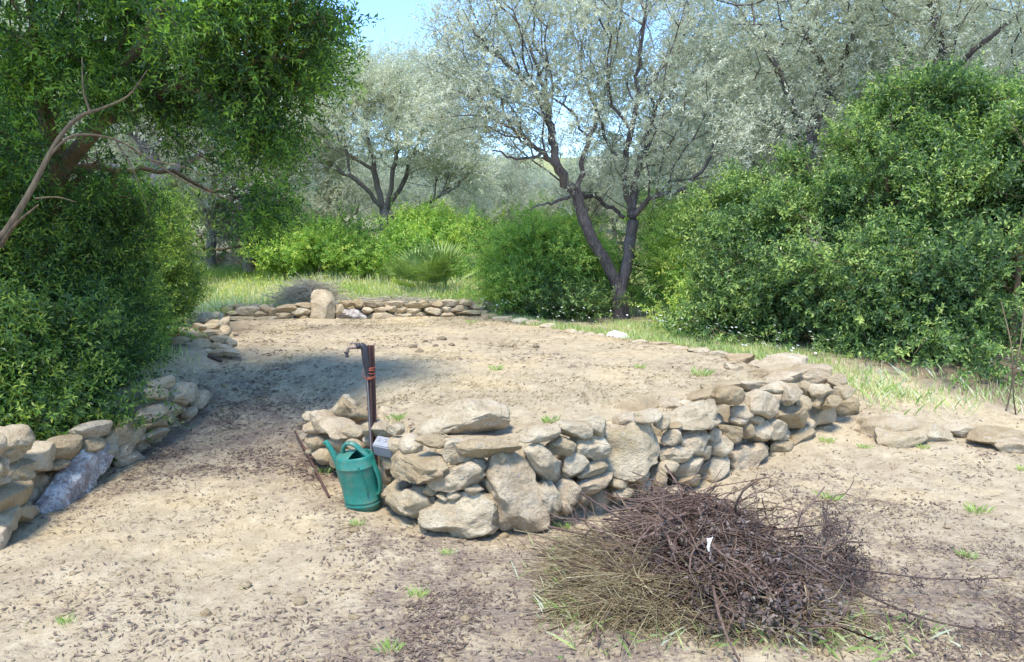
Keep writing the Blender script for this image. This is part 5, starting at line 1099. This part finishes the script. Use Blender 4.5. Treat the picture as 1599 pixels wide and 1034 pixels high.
T = Tubes(); L = smooth_line([top+np.array([-.012, -.048, -.19]), top+np.array([-.018, -.05, -.12]), top+np.array([-.026, -.052, -.05]), top+np.array([-.030, -.052, -.012]), top+np.array([-.050, -.052, .004]), top+np.array([-.075, -.052, -.004])], 4); T.add(L, np.interp(np.linspace(0, 1, len(L)), [0, .25, .6, .85, 1], [.010, .021, .022, .019, .017]), 10); obj('elbow', T.mesh('elbow', M['black']), tp)
T = Tubes(); L = smooth_line([top+np.array([-.072, -.052, -.004]), top+np.array([-.095, -.052, -.006]), top+np.array([-.118, -.052, -.010]), top+np.array([-.130, -.052, -.022]), top+np.array([-.132, -.052, -.040])], 4); T.add(L, np.interp(np.linspace(0, 1, len(L)), [0, .3, 1], [.012, .009, .009]), 8)
tap = obj('tap', T.mesh('tap', M['brass']), tp)
T = Tubes(); T.add([top+np.array([-.095, -.052, -.002]), top+np.array([-.095, -.052, .016])], [.005, .005], 6); T.add([top+np.array([-.112, -.052, .016]), top+np.array([-.072, -.052, .016])], [.0045, .0045], 6); obj('tap_handle', T.mesh('tap_handle', M['brass']), tap)
T = Tubes(); T.add(smooth_line([top+np.array([-.132, -.052, -.036]), top+np.array([-.136, -.052, -.046]), top+np.array([-.133, -.052, -.066])], 3), [.011]*7, 8); T.add([top+np.array([-.136, -.052, -.044]), top+np.array([-.150, -.052, -.036])], [.007, .006], 6); obj('nozzle', T.mesh('nozzle', M['black']), tap)
T = Tubes()
for dz in (.135, .142, .150, .165, .185, .192, .199):
    th = np.linspace(0, 2*math.pi, 15); q = p0+off+ax*(ln-dz); T.add(np.stack([q[0]-.004+.030*np.cos(th), q[1]-.024+.034*np.sin(th), q[2]+.004*np.sin(th*1.5+dz*90)], -1), [.0022]*15, 5, cap=False)
q = p0+off+ax*(ln-.17); T.add(smooth_line([q+np.array([-.030, -.03, .03]), q+np.array([-.048, -.035, .01]), q+np.array([-.046, -.035, -.02]), q+np.array([-.03, -.03, -.03])], 4), [.0018]*13, 5); obj('wire_wrap', T.mesh('wire_wrap', M['wire']), tp)
# grey box
gb = on_z(601, 700, .36); gP = at(602, 698, 4.42)
gx_ = thing('junction_box', 'small grey box with three round holes tilted against the foot of the post', 'grey box', gP); gx_.rotation_euler = (R(30), R(7), R(-14))
obj('body', box_mesh('body', (.125, .085, .085), M['grey'], .006, 2), gx_)
for k in range(3):
    T = Tubes(); x = -.04+.04*k; T.add([(x, .005, .0405), (x, .005, .050)], [.013, .012], 12); o = obj('knockout', T.mesh('knockout', M['grey']), gx_)
# iron rod
T = Tubes(); a_ = on_g(461, 684); b_ = on_g(514, 779); T.add([a_+np.array([0, 0, .05]), (a_+b_)/2+np.array([.004, 0, .035]), b_+np.array([0, 0, .012])], [.0085]*3, 8)
tag(obj('iron_rod', T.mesh('iron_rod', M['rust'])), 'thin rusty rod lying on the path to the left of the watering can', 'rod')
# two dark sticks by the heap and blue scrap in the left bush
T = Tubes(); T.add(smooth_line([on_g(325, 558)+np.array([0, 0, .02]), on_g(335, 563)+np.array([0, 0, .03]), on_g(346, 566)+np.array([0, 0, .015])], 3), [.02]*7, 6); tag(obj('stick', T.mesh('stick', M['dark_twig'])), 'short dark piece of wood lying at the foot of the small stone heap', 'stick')
T = Tubes(); T.add(smooth_line([at(4, 622, 5.25), at(12, 618, 5.2), at(22, 628, 5.2)], 3), [.008, .011, .012, .012, .011, .009, .006], 6); tag(obj('blue_scrap', T.mesh('blue_scrap', M['blue'])), 'tiny bright blue scrap caught in the dark bush at the left edge', 'scrap')
